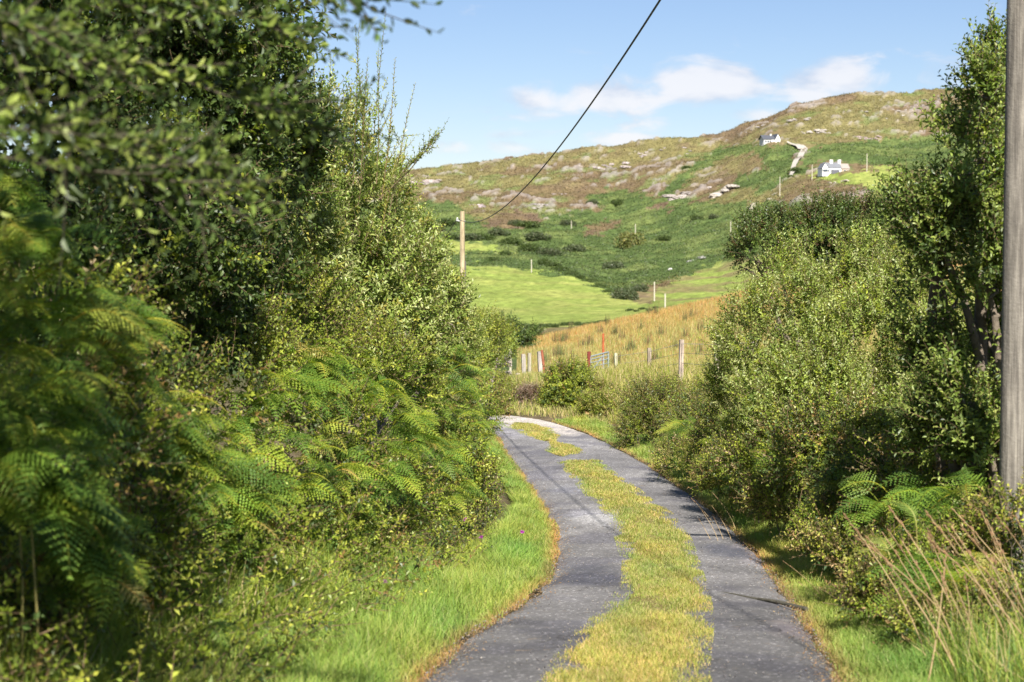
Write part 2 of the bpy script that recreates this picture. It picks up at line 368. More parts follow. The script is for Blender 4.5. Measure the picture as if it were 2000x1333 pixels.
# rock showing through the heath
rk = sm(np.abs(fnoise(Xg, Yg * .55, 24, 61, 5)) * -1 + nC * .45 + nA * .2 + sm(Yg, 900, 1250) * .012, -.005, .05)
grassy = np.zeros(Xg.shape, bool)
for (a, b, pl) in polys: grassy |= inpoly(PX, PYg, pl)
rk = rk * ((Yg > 620) & ~grassy) * .75
col = lerp(col, rockc, rk); col = col * (1 + nC[..., None] * .5) * np.interp(Yg, [300, 600], [.84, .86])[..., None]
Zg = Zg + rk * 2.2 * (Yg > 620)
tuft = fnoise(Xg, Yg, 4.5, 91, 3); Zg = Zg + tuft * np.interp(Yg, [250, 450, 700], [0, 1.2, 2.6]) * np.where(np.all(col == fld, axis=-1), .2, 1)
# reed field and near ground
rf = (Yg >= 56) & (Yg < 190)
reedmix = lerp(np.broadcast_to(dry, Xg.shape + (3,)), reed, sm(nB + (Yg - 85) / 60, -.1, .25))
reedmix = lerp(reedmix, C3(.22, .27, .07), sm(fnoise(Xg, Yg, 5, 71, 3), .02, .12) * .8)
col[rf] = reedmix[rf]
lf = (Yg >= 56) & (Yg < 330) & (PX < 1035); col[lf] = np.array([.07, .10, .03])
nf = Yg < 56; ncg = lerp(np.broadcast_to(C3(.085, .085, .035), Xg.shape + (3,)), C3(.13, .10, .06), sm(nC, -.1, .15)); col[nf] = ncg[nf]
mb = MB(); nr = len(rows)
ii = (np.arange(nr - 1)[:, None] * ncol + np.arange(ncol - 1)[None]).ravel()
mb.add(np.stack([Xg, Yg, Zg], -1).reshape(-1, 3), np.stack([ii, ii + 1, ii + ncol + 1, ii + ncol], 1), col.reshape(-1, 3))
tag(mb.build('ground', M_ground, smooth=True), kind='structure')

# road sheet
mb = MB(); n = len(LE); nc = 15
t = np.linspace(0, 1, nc)
jl = fnoise(LE[:, 0], LE[:, 1], .7, 5, 4) * .22; jr = fnoise(RE[:, 0], RE[:, 1], .7, 9, 4) * .22
dirn = unit(RE - LE)
A = LE + dirn * jl[:, None]; B = RE + dirn * jr[:, None]
P2 = A[:, None] * (1 - t)[None, :, None] + B[:, None] * t[None, :, None]
zz = ZR(P2[..., 0], P2[..., 1]) + 0.015 + np.where((t == 0) | (t == 1), -.05, 0)[None] + 0.03 * np.sin(t * math.pi)[None]
V = np.dstack([P2, zz]).reshape(-1, 3)
c = np.broadcast_to(C3(.150, .143, .142), V.shape).copy()
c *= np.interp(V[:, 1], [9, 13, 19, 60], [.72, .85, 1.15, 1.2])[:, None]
pn = fnoise(V[:, 0], V[:, 1], 2.2, 13, 4)
c *= (1 + pn * 0.9 + fnoise(V[:, 0], V[:, 1], .35, 14, 4) * .5)[:, None]
def blob(c, px, py, r, newc, st=(1., .35)):
    X, Y = onroad(px, py); d = np.hypot((V[:, 0] - X) / r, (V[:, 1] - Y) / (r * 3)) + fnoise(V[:, 0], V[:, 1], .5, 3, 3) * .7
    w = (1 - sm(d, .5, 1.0))[:, None]; return c * (1 - w) + np.array(newc) * w
c = blob(c, 1165, 1015, .5, (.32, .31, .31)); c = blob(c, 1470, 1090, .35, (.26, .24, .25)); c = blob(c, 1560, 1230, .3, (.17, .15, .15)); c = blob(c, 1110, 960, .4, (.22, .215, .22)); c = blob(c, 1085, 829, 1.6, (.48, .43, .38)); c = blob(c, 1040, 824, 1.4, (.42, .38, .34)); c = blob(c, 1470, 1080, .4, (.21, .19, .20))
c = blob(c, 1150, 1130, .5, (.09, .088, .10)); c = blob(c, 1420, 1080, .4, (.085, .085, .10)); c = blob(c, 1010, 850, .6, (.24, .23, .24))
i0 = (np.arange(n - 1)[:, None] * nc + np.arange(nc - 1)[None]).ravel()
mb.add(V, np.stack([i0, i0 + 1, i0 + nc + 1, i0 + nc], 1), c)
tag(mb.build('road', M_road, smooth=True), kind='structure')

# median strip
MLi = [(980, 1450), (1075, 1333), (1120, 1262), (1170, 1215), (1215, 1160), (1222, 1110), (1205, 1055), (1192, 1015), (1145, 972), (1110, 930), (1092, 908)]
MRi = [(1385, 1450), (1372, 1333), (1380, 1262), (1385, 1215), (1378, 1160), (1362, 1110), (1345, 1060), (1310, 1010), (1250, 965), (1200, 930), (1172, 905)]
patches = [(MLi, MRi), ([(1085, 893), (1065, 884), (1075, 876), (1070, 868)], [(1100, 897), (1142, 889), (1130, 878), (1090, 868)]),
           ([(1060, 866), (1020, 852), (995, 838), (1000, 831)], [(1085, 866), (1092, 855), (1075, 840), (1030, 831)])]
MS = []
for a, b in patches:
    MS.append(pair([onroad(*p) for p in a], [onroad(*p) for p in b], 200))
mb = MB()
for fa, fb in MS:
    jl = fnoise(fa[:, 0], fa[:, 1], 1.2, 15, 4) * .2; jr = fnoise(fb[:, 0], fb[:, 1], 1.2, 19, 4) * .2; dn = unit(fb - fa)
    a = fa + dn * jl[:, None]; b = fb + dn * jr[:, None]; tt = np.linspace(0, 1, 7)
    tt2 = .14 + .72 * tt; P = a[:, None] * (1 - tt2)[None, :, None] + b[:, None] * tt2[None, :, None]
    z = ZR(P[..., 0], P[..., 1]) + 0.04 + 0.03 * np.sin(tt * math.pi)[None] - np.where((tt == 0) | (tt == 1), .012, 0)[None]
    V2 = np.dstack([P, z]).reshape(-1, 3); m_ = len(a); i0 = (np.arange(m_ - 1)[:, None] * 7 + np.arange(6)[None]).ravel()
    mb.add(V2, np.stack([i0, i0 + 1, i0 + 8, i0 + 7], 1), (.16, .13, .05))
tag(mb.build('mossy_strip', M_soil, smooth=True), kind='structure')

# ------------------------------------------------------------------ vegetation kernels
def palette(n, pal, w=None, jit=.18):
    pal = np.array(pal); k = rng.choice(len(pal), n, p=w); return pal[k] * (1 + rng.uniform(-jit, jit, (n, 1))) * (1 + rng.uniform(-.05, .05, (n, 3)))
def blades(mb, P, h, w, lean, cols, mat=0, seg=2, az=None):
    """P base points; each blade bends over; 2 quads + tip"""
    n = len(P); az = rng.uniform(0, 2 * math.pi, n) if az is None else az
    d = np.stack([np.cos(az), np.sin(az), np.zeros(n)], 1); s = np.stack([-d[:, 1], d[:, 0], np.zeros(n)], 1)
    ra = rng.uniform(-.8, .8, n); s = s * np.cos(ra)[:, None] + d * np.sin(ra)[:, None]
    out = []
    for k, (f, ww) in enumerate(((0, 1.), (.5, .8), (1., 0.0))):
        c = P + np.array([0, 0, 1.]) * (h * (f - .25 * lean * f * f))[:, None] + d * (h * lean * f * f)[:, None]
        if ww: out += [c - s * (w * ww / 2)[:, None], c + s * (w * ww / 2)[:, None]]
        else: out += [c]
    V = np.stack(out, 1).reshape(-1, 3); b = np.arange(n) * 5
    mb.add(V, np.stack([b, b + 1, b + 3, b + 2], 1), np.repeat(cols, 5, 0), mat)
    base = mb.n - len(V)
    mb.f.append((np.stack([b + 2, b + 3, b + 4], 1) + base).astype(np.int32)); mb.m.append(np.full(n, mat, np.int32))
def leaves(mb, P, D, N, L, Wd, cols, mat=0, hexa=False):
    """leaves from P along D with normal about N, folded on the midrib"""
    D = unit(D); S_ = unit(np.cross(D, N)); N = np.cross(S_, D)
    L = L[:, None]; Wd = Wd[:, None]; f = 0.25
    base = P; tip = P + D * L - N * L * .08
    n = len(P)
    if hexa:
        V = np.stack([base, P + D * L * .3 + S_ * Wd * .45 + N * Wd * f, P + D * L * .68 + S_ * Wd * .38 + N * Wd * f * .8, tip,
                      P + D * L * .68 - S_ * Wd * .38 + N * Wd * f * .8, P + D * L * .3 - S_ * Wd * .45 + N * Wd * f], 1).reshape(-1, 3)
        b = np.arange(n) * 6
        mb.add(V, np.concatenate([np.stack([b, b + 1, b + 2, b + 3], 1), np.stack([b, b + 3, b + 4, b + 5], 1)]), np.repeat(cols, 6, 0), mat)
    else:
        V = np.stack([base, P + D * L * .45 + S_ * Wd * .5 + N * Wd * f, tip, P + D * L * .45 - S_ * Wd * .5 + N * Wd * f], 1).reshape(-1, 3)
        b = np.arange(n) * 4
        mb.add(V, np.concatenate([np.stack([b, b + 1, b + 2], 1), np.stack([b, b + 2, b + 3], 1)]), np.repeat(cols, 4, 0), mat)
def shoots(mb, P, D, L, nl, ll, lw, pal, w=None, hexa=False, twig=.004, tcol=(.13, .09, .05), curve=.25, gmat=1, ang=.8):
    """S shoots from P along D, each with nl leaves set alternately"""
    s = len(P); D = unit(D); L = np.broadcast_to(L, (s,))
    bend = rng.normal(0, curve, (s, 3)) + np.array([0, 0, curve * .4])
    t = (np.arange(nl) + .6) / nl
    pos = P[:, None] + D[:, None] * (L[:, None] * t[None])[..., None] + bend[:, None] * (L[:, None] * (t ** 2)[None])[..., None] * .6
    tan = unit(D[:, None] + bend[:, None] * 1.2 * t[None, :, None])
    a = unit(np.cross(tan, rng.normal(0, 1, (s, 1, 3)))); b = np.cross(tan, a)
    ph = (np.arange(nl) * 2.4)[None] + rng.uniform(0, 6.28, (s, 1)) + rng.normal(0, .3, (s, nl))
    rad = np.cos(ph)[..., None] * a + np.sin(ph)[..., None] * b
    ld = unit(tan * ang + rad + rng.normal(0, .2, (s, nl, 3)))
    nn = unit(tan * .9 - rad * .3 + np.array([0, 0, .5]) + rng.normal(0, .35, (s, nl, 3)))
    sz = (1 - .45 * t ** 2)[None] * rng.uniform(.7, 1.2, (s, nl))
    cols = np.repeat(palette(s, pal, w, .12), nl, 0) * (1 + rng.uniform(-.18, .18, (s * nl, 1)))
    leaves(mb, pos.reshape(-1, 3), ld.reshape(-1, 3), nn.reshape(-1, 3), (ll * sz).ravel(), (lw * sz).ravel(), cols, 0, hexa)
    if twig:
        tt = np.array([0, .35, .7, 1.0]); c = P[:, None] + D[:, None] * (L[:, None] * tt[None])[..., None] + bend[:, None] * (L[:, None] * (tt ** 2)[None])[..., None] * .6
        rr = twig * np.array([1, .8, .55, .25]); th = np.arange(3) * 2.094
        a1 = unit(np.cross(D, rng.normal(0, 1, (s, 3)))); b1 = np.cross(D, a1)
        V = c[:, :, None] + rr[None, :, None, None] * (np.cos(th)[None, None, :, None] * a1[:, None, None] + np.sin(th)[None, None, :, None] * b1[:, None, None])
        V = V.reshape(-1, 3); q = []
        for i in range(3):
            for j in range(3): q.append([i * 3 + j, i * 3 + (j + 1) % 3, i * 3 + 3 + (j + 1) % 3, i * 3 + 3 + j])
        q = np.array(q); qq = (np.arange(s)[:, None, None] * 12 + q[None]).reshape(-1, 4)
        mb.add(V, qq, tcol, gmat)
def lobe_points(lobes, n, shell=.45, noise_cut=.0, nscale=.9):
    """random points in the outer shells of ellipsoid lobes; lobes = (centre, radii)"""
    vol = np.array([l[1][0] * l[1][2] + l[1][0] * l[1][1] for l in lobes]); vol /= vol.sum()
    k = rng.choice(len(lobes), n, p=vol); c = np.array([l[0] for l in lobes])[k]; r = np.array([l[1] for l in lobes])[k]
    d = unit(rng.normal(0, 1, (n, 3))); rr = 1 - shell * rng.random(n) ** 1.3
    P = c + d * r * rr[:, None]; O = unit(d / r)
    bump = np.array([mn.noise(Vector(p) * nscale) for p in P]); P = P + O * (bump * .55 * r.mean(1))[:, None]
    if noise_cut > -1:
        keep = np.array([mn.noise(Vector(p) * nscale * 2.4 + Vector((9, 3, 1))) for p in P]) > noise_cut - .14; P = P[keep]; O = O[keep]
    return P, O
def L_(px, py, Y, rx, ry, rd=None):
    c = at(px, py, Y); return (c, (rx * Y / F, rd if rd else (rx + ry) * .5 * Y / F, ry * Y / F))
def LG(px, py, rx, ry):
    Y = drape(px, py + ry * .8, 26, 90)[1] + .3; return L_(px, py, Y, rx, ry)
def limbs(mb, base, targets, r0, col=(.16, .13, .10), twigs=4, seed=1):
    rs = np.random.default_rng(seed)
    for T in targets:
        b = np.array(base) + rs.normal(0, .12, 3) * [1, 1, 0]; T = np.array(T); n = 7; t = np.linspace(0, 1, n)[:, None]
        mid = (b + T) / 2 + rs.normal(0, .12, 3) * np.linalg.norm(T - b); mid[2] += .1 * np.linalg.norm(T - b)
        p = (1 - t) ** 2 * b + 2 * t * (1 - t) * mid + t * t * T
        tube(mb, p, np.linspace(r0, r0 * .22, n), 6, col)
        for _ in range(twigs):
            i = rs.integers(3, n); q = p[i]; e = q + rs.normal(0, .35, 3) * min(np.linalg.norm(T - b) * .3, .5) + [0, 0, .1]
            tube(mb, [q, (q + e) / 2 + rs.normal(0, .05, 3), e], [r0 * .3, r0 * .18, r0 * .05], 5, col)
def shrub(name, label, cat, lobes, nshoot, slen, nl, ll, lw, pal, w=None, base=None, up=.5, cut=.0, hexa=False, r0=.05, shell=.5, ang=.8, group=None, extra=None, twigcol=(.13, .09, .05), ns=.9, minz=True):
    if base is None:
        c = np.mean([l[0] for l in lobes], 0); base = (c[0], c[1], gp(c[0], c[1]))
    root = thing(name, base, label, cat, group)
    P, O = lobe_points(lobes, nshoot, shell, cut, ns)
    if minz:
        h = H(P[:, 0], P[:, 1]); k = P[:, 2] > h + .03; P = P[k]; O = O[k]
    D = unit(O + np.array([0, 0, up]) + rng.normal(0, .4, P.shape))
    mb = MB(); shoots(mb, P, D, slen * rng.uniform(.6, 1.3, len(P)), nl, ll, lw, pal, w, hexa, ang=ang, tcol=twigcol)
    if extra: extra(mb)
    mb.build('crown', [M_leaf, M_bark], root, loc=base)
    tb = MB()
    if r0 < .021:                      # low thickets: each clump has its own stems
        for q, l in enumerate(lobes):
            tb = MB(); limbs(tb, (l[0][0], l[0][1], gp(l[0][0], l[0][1]) - .03), [l[0]], min(r0, .012), twigs=3, seed=q); tb.build('stem', M_bark, root, smooth=True, loc=base)
        return root
    limbs(tb, base, [l[0] for l in lobes], r0, seed=len(lobes)); tb.build('trunk', M_bark, root, smooth=True, loc=base)
    return root

# heather and bracken tufts that roughen the far slopes
def tufts(maskf, n, name, label, size, jit):
    clear_ = inpoly(PXr, PYr, [(1530, 276), (1590, 284), (1575, 310), (1556, 350), (1535, 348), (1548, 318), (1556, 300)]) | inpoly(PXr, PYr, [(1590, 305), (1675, 305), (1675, 345), (1590, 345)]) | inpoly(PXr, PYr, [(1478, 255), (1535, 255), (1535, 285), (1478, 285)])
    k = np.nonzero((maskf & ~clear_ & (Yg > 300) & (Yg < 1330) & (PX > 780) & (PX < 1950)).ravel())[0]
    wgt = 1 / np.clip(Yg.ravel()[k], 300, 2000) ** .3; k = rng.choice(k, n, p=wgt / wgt.sum())
    x = Xg.ravel()[k] + rng.normal(0, .8, n); y = Yg.ravel()[k] + rng.normal(0, 2.5, n); z = H(x, y) + tuft.ravel()[k] * np.interp(y, [250, 450, 700], [0, 1.2, 2.6]) + rng.uniform(0, .3, n)
    sz = size * np.interp(y, [300, 1300], [.8, 2.0]) * rng.uniform(.4, 1.5, n)
    d = rng.normal(0, 1, (n, 3)); d[:, 2] = np.abs(d[:, 2]) * .7; c = col.reshape(-1, 3)[k] * rng.uniform(1 - jit, 1 + jit, (n, 1)) * (1 + rng.uniform(-.12, .12, (n, 3)))
    m = MB(); leaves(m, np.stack([x, y, z], 1), d, rng.normal(0, 1, (n, 3)) + [0, -.6, .6], sz, sz * .8, np.clip(c, .01, .6)); return tag(m.build(name, M_leaf), label, 'ground cover', kind='stuff')
isf = np.zeros(Xg.shape, bool); isb = np.zeros(Xg.shape, bool)
for q_, (a_, b_, pl) in enumerate(polys):
    kk_ = inpoly(PX, PYg, pl)
    if a_ is brk: isb |= kk_; isf &= ~kk_
    elif a_ is fld or a_ is fld2: isf |= kk_; isb &= ~kk_
    else: isb &= ~kk_
tufts(isb & ~isf, 90000, 'bracken', 'dark green bracken covering the lower slope of the far hill', .38, .6)
tufts(~isb & ~isf & (Yg > 560), 110000, 'heather', 'brown and olive heather and rough grass on the upper hill', .36, .45)

WIL = [(.215, .28, .06), (.30, .36, .085), (.15, .205, .045), (.42, .45, .19), (.36, .34, .07)]
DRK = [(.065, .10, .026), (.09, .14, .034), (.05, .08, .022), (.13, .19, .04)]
GRN = [(.21, .26, .03), (.30, .34, .045), (.145, .19, .027), (.40, .42, .065)]

# ---- left side
def upright(mb):
    src = []
    for (bx, by, tx, ty) in ((640, 330, 648, 110), (665, 320, 640, 170), (690, 360, 700, 60), (705, 350, 712, 120), (722, 380, 745, 30), (735, 360, 752, 110), (745, 390, 785, 120), (760, 420, 798, 170), (715, 300, 690, 45), (625, 300, 600, 60), (650, 350, 660, 205), (700, 400, 730, 230), (770, 430, 790, 260), (600, 260, 588, 120), (745, 450, 775, 300)):
        Y = rng.uniform(20, 22.5); a = at(bx, by, Y); b = at(tx, ty, Y); src.append((a, b))
    P = np.array([a for a, b in src]); D = np.array([b - a for a, b in src]); L = np.linalg.norm(D, axis=1)
    for k in range(len(P)):
        shoots(mb, P[k:k + 1], D[k:k + 1], L[k], 74, .07, .024, WIL, curve=.05, twig=.008, ang=1.3)
        m = 7; f = rng.uniform(.15, .75, m)[:, None]
        shoots(mb, P[k] + D[k] * f, D[k] / L[k] + rng.normal(0, .45, (m, 3)), L[k] * .3 * (1.1 - f[:, 0]), 14, .06, .02, WIL, curve=.12, ang=1.2)
    # side branch reaching to the right
    a, b = at(740, 390, 21), at(858, 262, 21.5); tube(mb, [a, (a + b) / 2 + [0, 0, -.05], b], [.012, .008, .003], 5, (.12, .09, .05), 1)
    f = rng.uniform(.25, 1, 46)[:, None]; shoots(mb, a + (b - a) * f, (b - a) * .5 + rng.normal(0, .35, (46, 3)) + [0, 0, .25], rng.uniform(.1, .25, 46), 9, .05, .022, GRN[:3] + WIL[:2], curve=.1)
    a, b = at(835, 300, 21.3), at(880, 232, 21.5); shoots(mb, a[None], (b - a)[None], np.linalg.norm(b - a), 18, .05, .022, WIL, curve=.05)
shrub('willow_shrub', 'sunlit grey green willow shrub with upright shoots against the sky left of the lane', 'shrub',
      [L_(690, 440, 22.5, 110, 130), L_(600, 330, 21.5, 100, 150), L_(770, 500, 24, 85, 100), L_(850, 590, 27, 65, 75), L_(680, 590, 21, 150, 130), L_(560, 470, 19.5, 130, 170), L_(880, 655, 29, 50, 70), L_(770, 660, 24, 120, 80), L_(830, 480, 25, 30, 60)],
      10500, .27, 9, .088, .038, WIL, [.28, .30, .12, .20, .10], base=(at(660, 900, 23)[0], 23, gp(at(660, 900, 23)[0], 23)), up=.7, cut=-.02, extra=upright, r0=.06)
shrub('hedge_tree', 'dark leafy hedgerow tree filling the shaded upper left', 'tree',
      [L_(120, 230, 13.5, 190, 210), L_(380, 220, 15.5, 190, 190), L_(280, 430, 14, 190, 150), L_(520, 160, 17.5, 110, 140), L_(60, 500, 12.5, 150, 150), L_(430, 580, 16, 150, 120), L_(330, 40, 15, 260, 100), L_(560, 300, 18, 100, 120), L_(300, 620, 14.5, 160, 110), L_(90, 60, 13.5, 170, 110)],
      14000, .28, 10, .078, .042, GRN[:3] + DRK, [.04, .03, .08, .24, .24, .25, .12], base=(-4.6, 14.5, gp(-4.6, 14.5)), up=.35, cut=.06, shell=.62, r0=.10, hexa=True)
# low bushes toward the bend on the left
shrub('hazel_bush', 'bright green leafy bush in front of the left willow, above the bracken', 'bush',
      [L_(560, 640, 17, 120, 90), L_(690, 720, 19, 120, 80), L_(480, 700, 15.5, 110, 90), L_(800, 760, 22, 80, 70)], 3200, .25, 9, .05, .03, GRN, [.35, .25, .3, .1], up=.5, cut=.08)
shrub('bush', 'green bush at the far end of the left hedge behind the bend', 'bush',
      [L_(930, 680, 44, 45, 60), L_(960, 660, 56, 50, 40), L_(900, 720, 40, 50, 60)], 2600, .4, 10, .09, .045, GRN + WIL[:2], up=.5, cut=-.02)
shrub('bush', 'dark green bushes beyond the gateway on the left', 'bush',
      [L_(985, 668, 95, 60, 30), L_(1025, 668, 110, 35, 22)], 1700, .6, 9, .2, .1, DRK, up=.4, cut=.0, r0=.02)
# near overhanging branches
def overhang():
    base = (-4.3, 4.2, gp(-4.3, 4.2)); root = thing('overhanging_tree', base, 'out of focus tree reaching in from the top left with blurred grey green sprays', 'tree')
    tb = MB(); mb = MB()
    tube(tb, [base, (-4.2, 4.3, 1.8), (-4.0, 4.4, 3.2), (-3.6, 4.5, 4.4)], [.16, .13, .10, .05], 10, (.16, .14, .12))
    br = [((-4.1, 4.3, 2.4), at(430, 330, 6.0), 'm'), ((-4.0, 4.4, 2.8), at(640, 250, 6.6), 'm'), ((-4.1, 4.3, 2.1), at(470, 385, 6.0), 'm'),
          ((-4.0, 4.4, 3.0), at(720, 10, 6.2), 't'), ((-4.0, 4.4, 3.1), at(640, -40, 5.6), 't'), ((-4.0, 4.4, 3.0), at(480, -20, 6.3), 't'), ((-4.0, 4.4, 2.9), at(300, 20, 6.6), 't'),
          ((-4.0, 4.4, 2.9), at(560, 60, 7.0), 't'), ((-4.0, 4.4, 2.6), at(180, 120, 6.0), 'm'), ((-4.1, 4.3, 1.9), at(150, 260, 5.2), 'm'), ((-4.1, 4.3, 2.7), at(90, 60, 5.4), 'm')]
    for a, b, k in br:
        a = np.array(a, float); b = np.array(b, float); mid = (a + b) / 2 + [0, 0, .18]
        t = np.linspace(0, 1, 8)[:, None]; p = (1 - t) ** 2 * a + 2 * t * (1 - t) * mid + t * t * b
        tube(tb, p, np.linspace(.013, .002, 8), 6, (.08, .065, .05))
        m = 95 if k == 't' else 60
        f = rng.uniform(.35 if k == 't' else .62, 1, m); q = np.stack([np.interp(f * 7, range(8), p[:, i]) for i in range(3)], 1)
        shoots(mb, q, (b - a) * .3 + rng.normal(0, .5, (m, 3)), rng.uniform(.16, .4, m), 8, .062, .03, WIL[:3] + DRK[:3], [.16, .12, .22, .2, .2, .10], hexa=True, curve=.2, ang=.9, tcol=(.07, .06, .04))
    # canopy above and behind the frame: it shades the left bank
    lob = [((-3.6, 3.0, 5.2), (2.0, 2.2, 1.2)), ((-4.6, 0.5, 5.0), (1.9, 2.4, 1.5)), ((-3.4, 5.4, 4.9), (1.5, 1.8, .8)), ((-5.2, 5.5, 3.6), (1.2, 1.8, 1.6)), ((-4.8, -2.5, 4.0), (1.6, 1.8, 2.0)), ((-5.6, 2.5, 3.2), (1.2, 2.5, 1.8)),
           ((-2.2, 3.2, 5.6), (1.1, 1.8, .9)), ((-2.6, 6.5, 6.3), (1.3, 2.2, 1.0)), ((-4.2, 9.0, 7.2), (2.0, 2.4, 1.2)), ((-2.4, 0.2, 5.2), (1.2, 2.0, .9))]
    P, O = lobe_points(lob + [((-3.4, 8.0, 6.6), (1.6, 2.2, 1.0)), ((-5.0, 11.5, 8.2), (2.2, 2.5, 1.2)), ((-2.2, 5.2, 4.6), (.8, 1.6, .5))], 12000, .9, -.05)
    shoots(mb, P, O + rng.normal(0, .5, P.shape), .35, 10, .085, .045, DRK + WIL[:2], curve=.2)
    mb.build('crown', [M_leaf, M_bark], root, loc=base); tb.build('trunk', M_bark, root, smooth=True, loc=base)
overhang()

# ---- right side
shrub('willow_bush', 'large rounded sunlit willow bush on the right of the lane', 'bush',
      [L_(1650, 560, 26, 140, 100), L_(1530, 650, 25, 110, 110), L_(1720, 690, 24, 150, 140), L_(1600, 780, 23, 160, 110), L_(1440, 770, 26, 70, 80), L_(1800, 560, 24.5, 100, 110), L_(1760, 850, 20, 120, 80), L_(1500, 850, 24, 90, 60), L_(1830, 700, 22, 90, 130), L_(1460, 680, 27, 50, 60)],
      14500, .27, 11, .066, .032, WIL[:4] + GRN[:2], [.24, .30, .06, .18, .10, .12], base=(at(1640, 900, 25)[0], 25, gp(at(1640, 900, 25)[0], 25)), up=.75, cut=.02, r0=.07)
def barebr(mb):
    for (a, b) in (((1510, 530), (1455, 505)), ((1500, 560), (1445, 520)), ((1520, 570), (1475, 500)), ((1490, 560), (1470, 530))):
        p, q = at(*a, 35.5), at(*b, 35.5); tube(mb, [p, (p + q) / 2 + [0, 0, .06], q], [.03, .02, .012], 5, (.09, .07, .05), 1)
shrub('hawthorn_tree', 'darker olive tree with bare lower branches behind the rounded willow', 'tree',
      [L_(1500, 470, 36, 70, 50), L_(1590, 450, 36, 85, 50), L_(1680, 440, 36, 65, 48), L_(1730, 480, 37, 80, 55), L_(1465, 490, 35.5, 40, 30), L_(1640, 480, 36, 120, 60)],
      6500, .33, 11, .08, .045, WIL[:3] + DRK[:2] + [(.16, .10, .05)], [.08, .02, .22, .33, .32, .03], base=(at(1600, 800, 36)[0], 36, gp(at(1600, 800, 36)[0], 36)), up=.5, cut=.02, extra=barebr, r0=.08)
shrub('alder_tree', 'tall dark leafy tree behind the pole on the right edge', 'tree',
      [L_(1810, 400, 14.8, 55, 90), L_(1830, 640, 15, 80, 120), L_(1870, 830, 14.5, 90, 120), L_(1940, 900, 14, 90, 120), L_(1865, 350, 14.5, 75, 130), L_(1915, 190, 14.5, 35, 80), L_(1930, 560, 14.5, 110, 190), L_(1830, 460, 14.5, 55, 100), L_(1900, 790, 14, 80, 110), L_(1995, 330, 15.5, 80, 250), L_(1985, 700, 15.5, 80, 200), L_(1945, 140, 15.5, 35, 70)],
      10500, .25, 10, .066, .033, WIL[:3] + DRK, [.24, .24, .16, .12, .12, .04, .08], base=(at(1920, 900, 15)[0], 15, gp(at(1920, 900, 15)[0], 15)), up=1.0, cut=.09, hexa=True, r0=.09)
shrub('bramble_bush', 'dark bramble bush left of the field gate beside the bend', 'bush',
      [LG(1105, 765, 40, 36), LG(1085, 785, 28, 20), LG(1130, 750, 24, 30), LG(1120, 785, 28, 20)], 2300, .34, 9, .085, .055, GRN + DRK[:2] + [(.30, .18, .05)], [.28, .2, .2, .1, .08, .08, .06], up=.3, cut=-.02)
shrub('bramble_bush', 'low arching bramble and bracken bush on the right of the bend', 'bush',
      [L_(1300, 800, 38, 85, 55), L_(1370, 840, 32, 70, 60), L_(1250, 840, 38, 45, 45), L_(1420, 860, 28, 70, 50)], 3600, .35, 9, .055, .035, GRN[:3] + DRK[:2] + [(.24, .15, .05), (.28, .26, .10)], [.2, .15, .2, .15, .15, .06, .09], up=.2, cut=0, r0=.012)
shrub('heather_bush', 'brown faded heather clump on the bank left of the bramble', 'bush',
      [LG(1035, 772, 28, 20), LG(1100, 728, 32, 10)], 1300, .2, 9, .05, .03, [(.28, .19, .15), (.22, .16, .11), (.33, .26, .2)], up=.8, cut=-.1, r0=.006)

# ------------------------------------------------------------------ bracken fronds
def frond(L, np_, nq, arch, wid, col, droop=.25):
    """one frond along +Y from the origin, arching; triangles for every pinnule"""
    t = np.linspace(.22, 1, np_); V = []; Fc = []
    def sp(t): return np.array([0, L * (t - .12 * t * t), L * (arch * t - (arch + droop) * t * t)])
    rs = np.array([sp(x) for x in np.linspace(0, 1, 9)])
    for i, a in enumerate(t):
        p = sp(a); tg = sp(min(a + .02, 1.02)) - sp(a - .02); tg /= np.linalg.norm(tg)
        pl = 1.1 * wid * L * (1 - ((a - .22) / .8)) ** .85 * (0.55 + .45 * min(1, (a - .1) / .25)) + .01
        for sd in (-1, 1):
            dv = np.array([sd, 0, 0]) * .92 + tg * .4 + np.array([0, 0, rng.uniform(-.18, .05)]); dv /= np.linalg.norm(dv)
            nrm = np.cross(dv, tg) * sd; nrm /= np.linalg.norm(nrm); cr = np.cross(nrm, dv)
            qn = max(3, int(nq * pl / (wid * L) + .5)); st = pl / qn
            for j in range(qn):
                f = (j + .1) / qn; q = p + dv * pl * f + nrm * (-.12 * pl * f * f); ql = L * .020 * (1 - f) ** .6 + .003
                for s2 in (-1, 1):
                    k = len(V); V += [q, q + dv * st * .95, q + dv * st * .6 + cr * s2 * ql * 1.15 + dv * st * .4]; Fc.append((k, k + 1, k + 2))
    return np.array(V), np.array(Fc), rs
FR = [frond(1, 15, 10, a, w, None, d) for a, w, d in ((.75, .34, .25), (.55, .30, .35), (.9, .38, .2), (.4, .33, .3), (.65, .42, .45))]
FRL = [frond(1, 14, 7, a, w, None, d) for a, w, d in ((.75, .36, .25), (.5, .34, .35), (.9, .40, .3))]
def put_frond(mb, base, L, az, col, lib=FR, pitch=0, roll=0, k=None):
    V, Fc, rs = lib[rng.integers(len(lib))] if k is None else lib[k]
    M = np.array(Matrix.Rotation(az, 3, 'Z') @ Matrix.Rotation(pitch, 3, 'X') @ Matrix.Rotation(roll, 3, 'Y')) * L
    mb.add(V @ M.T + base, Fc, np.array(col), 0); tube(mb, rs @ M.T + base, np.linspace(.006, .0015, 9), 3, np.array(col) * [1.2, .9, .7], 0, False)
FC = [(.165, .265, .032), (.10, .185, .028), (.25, .32, .035), (.33, .37, .06), (.42, .36, .11)]
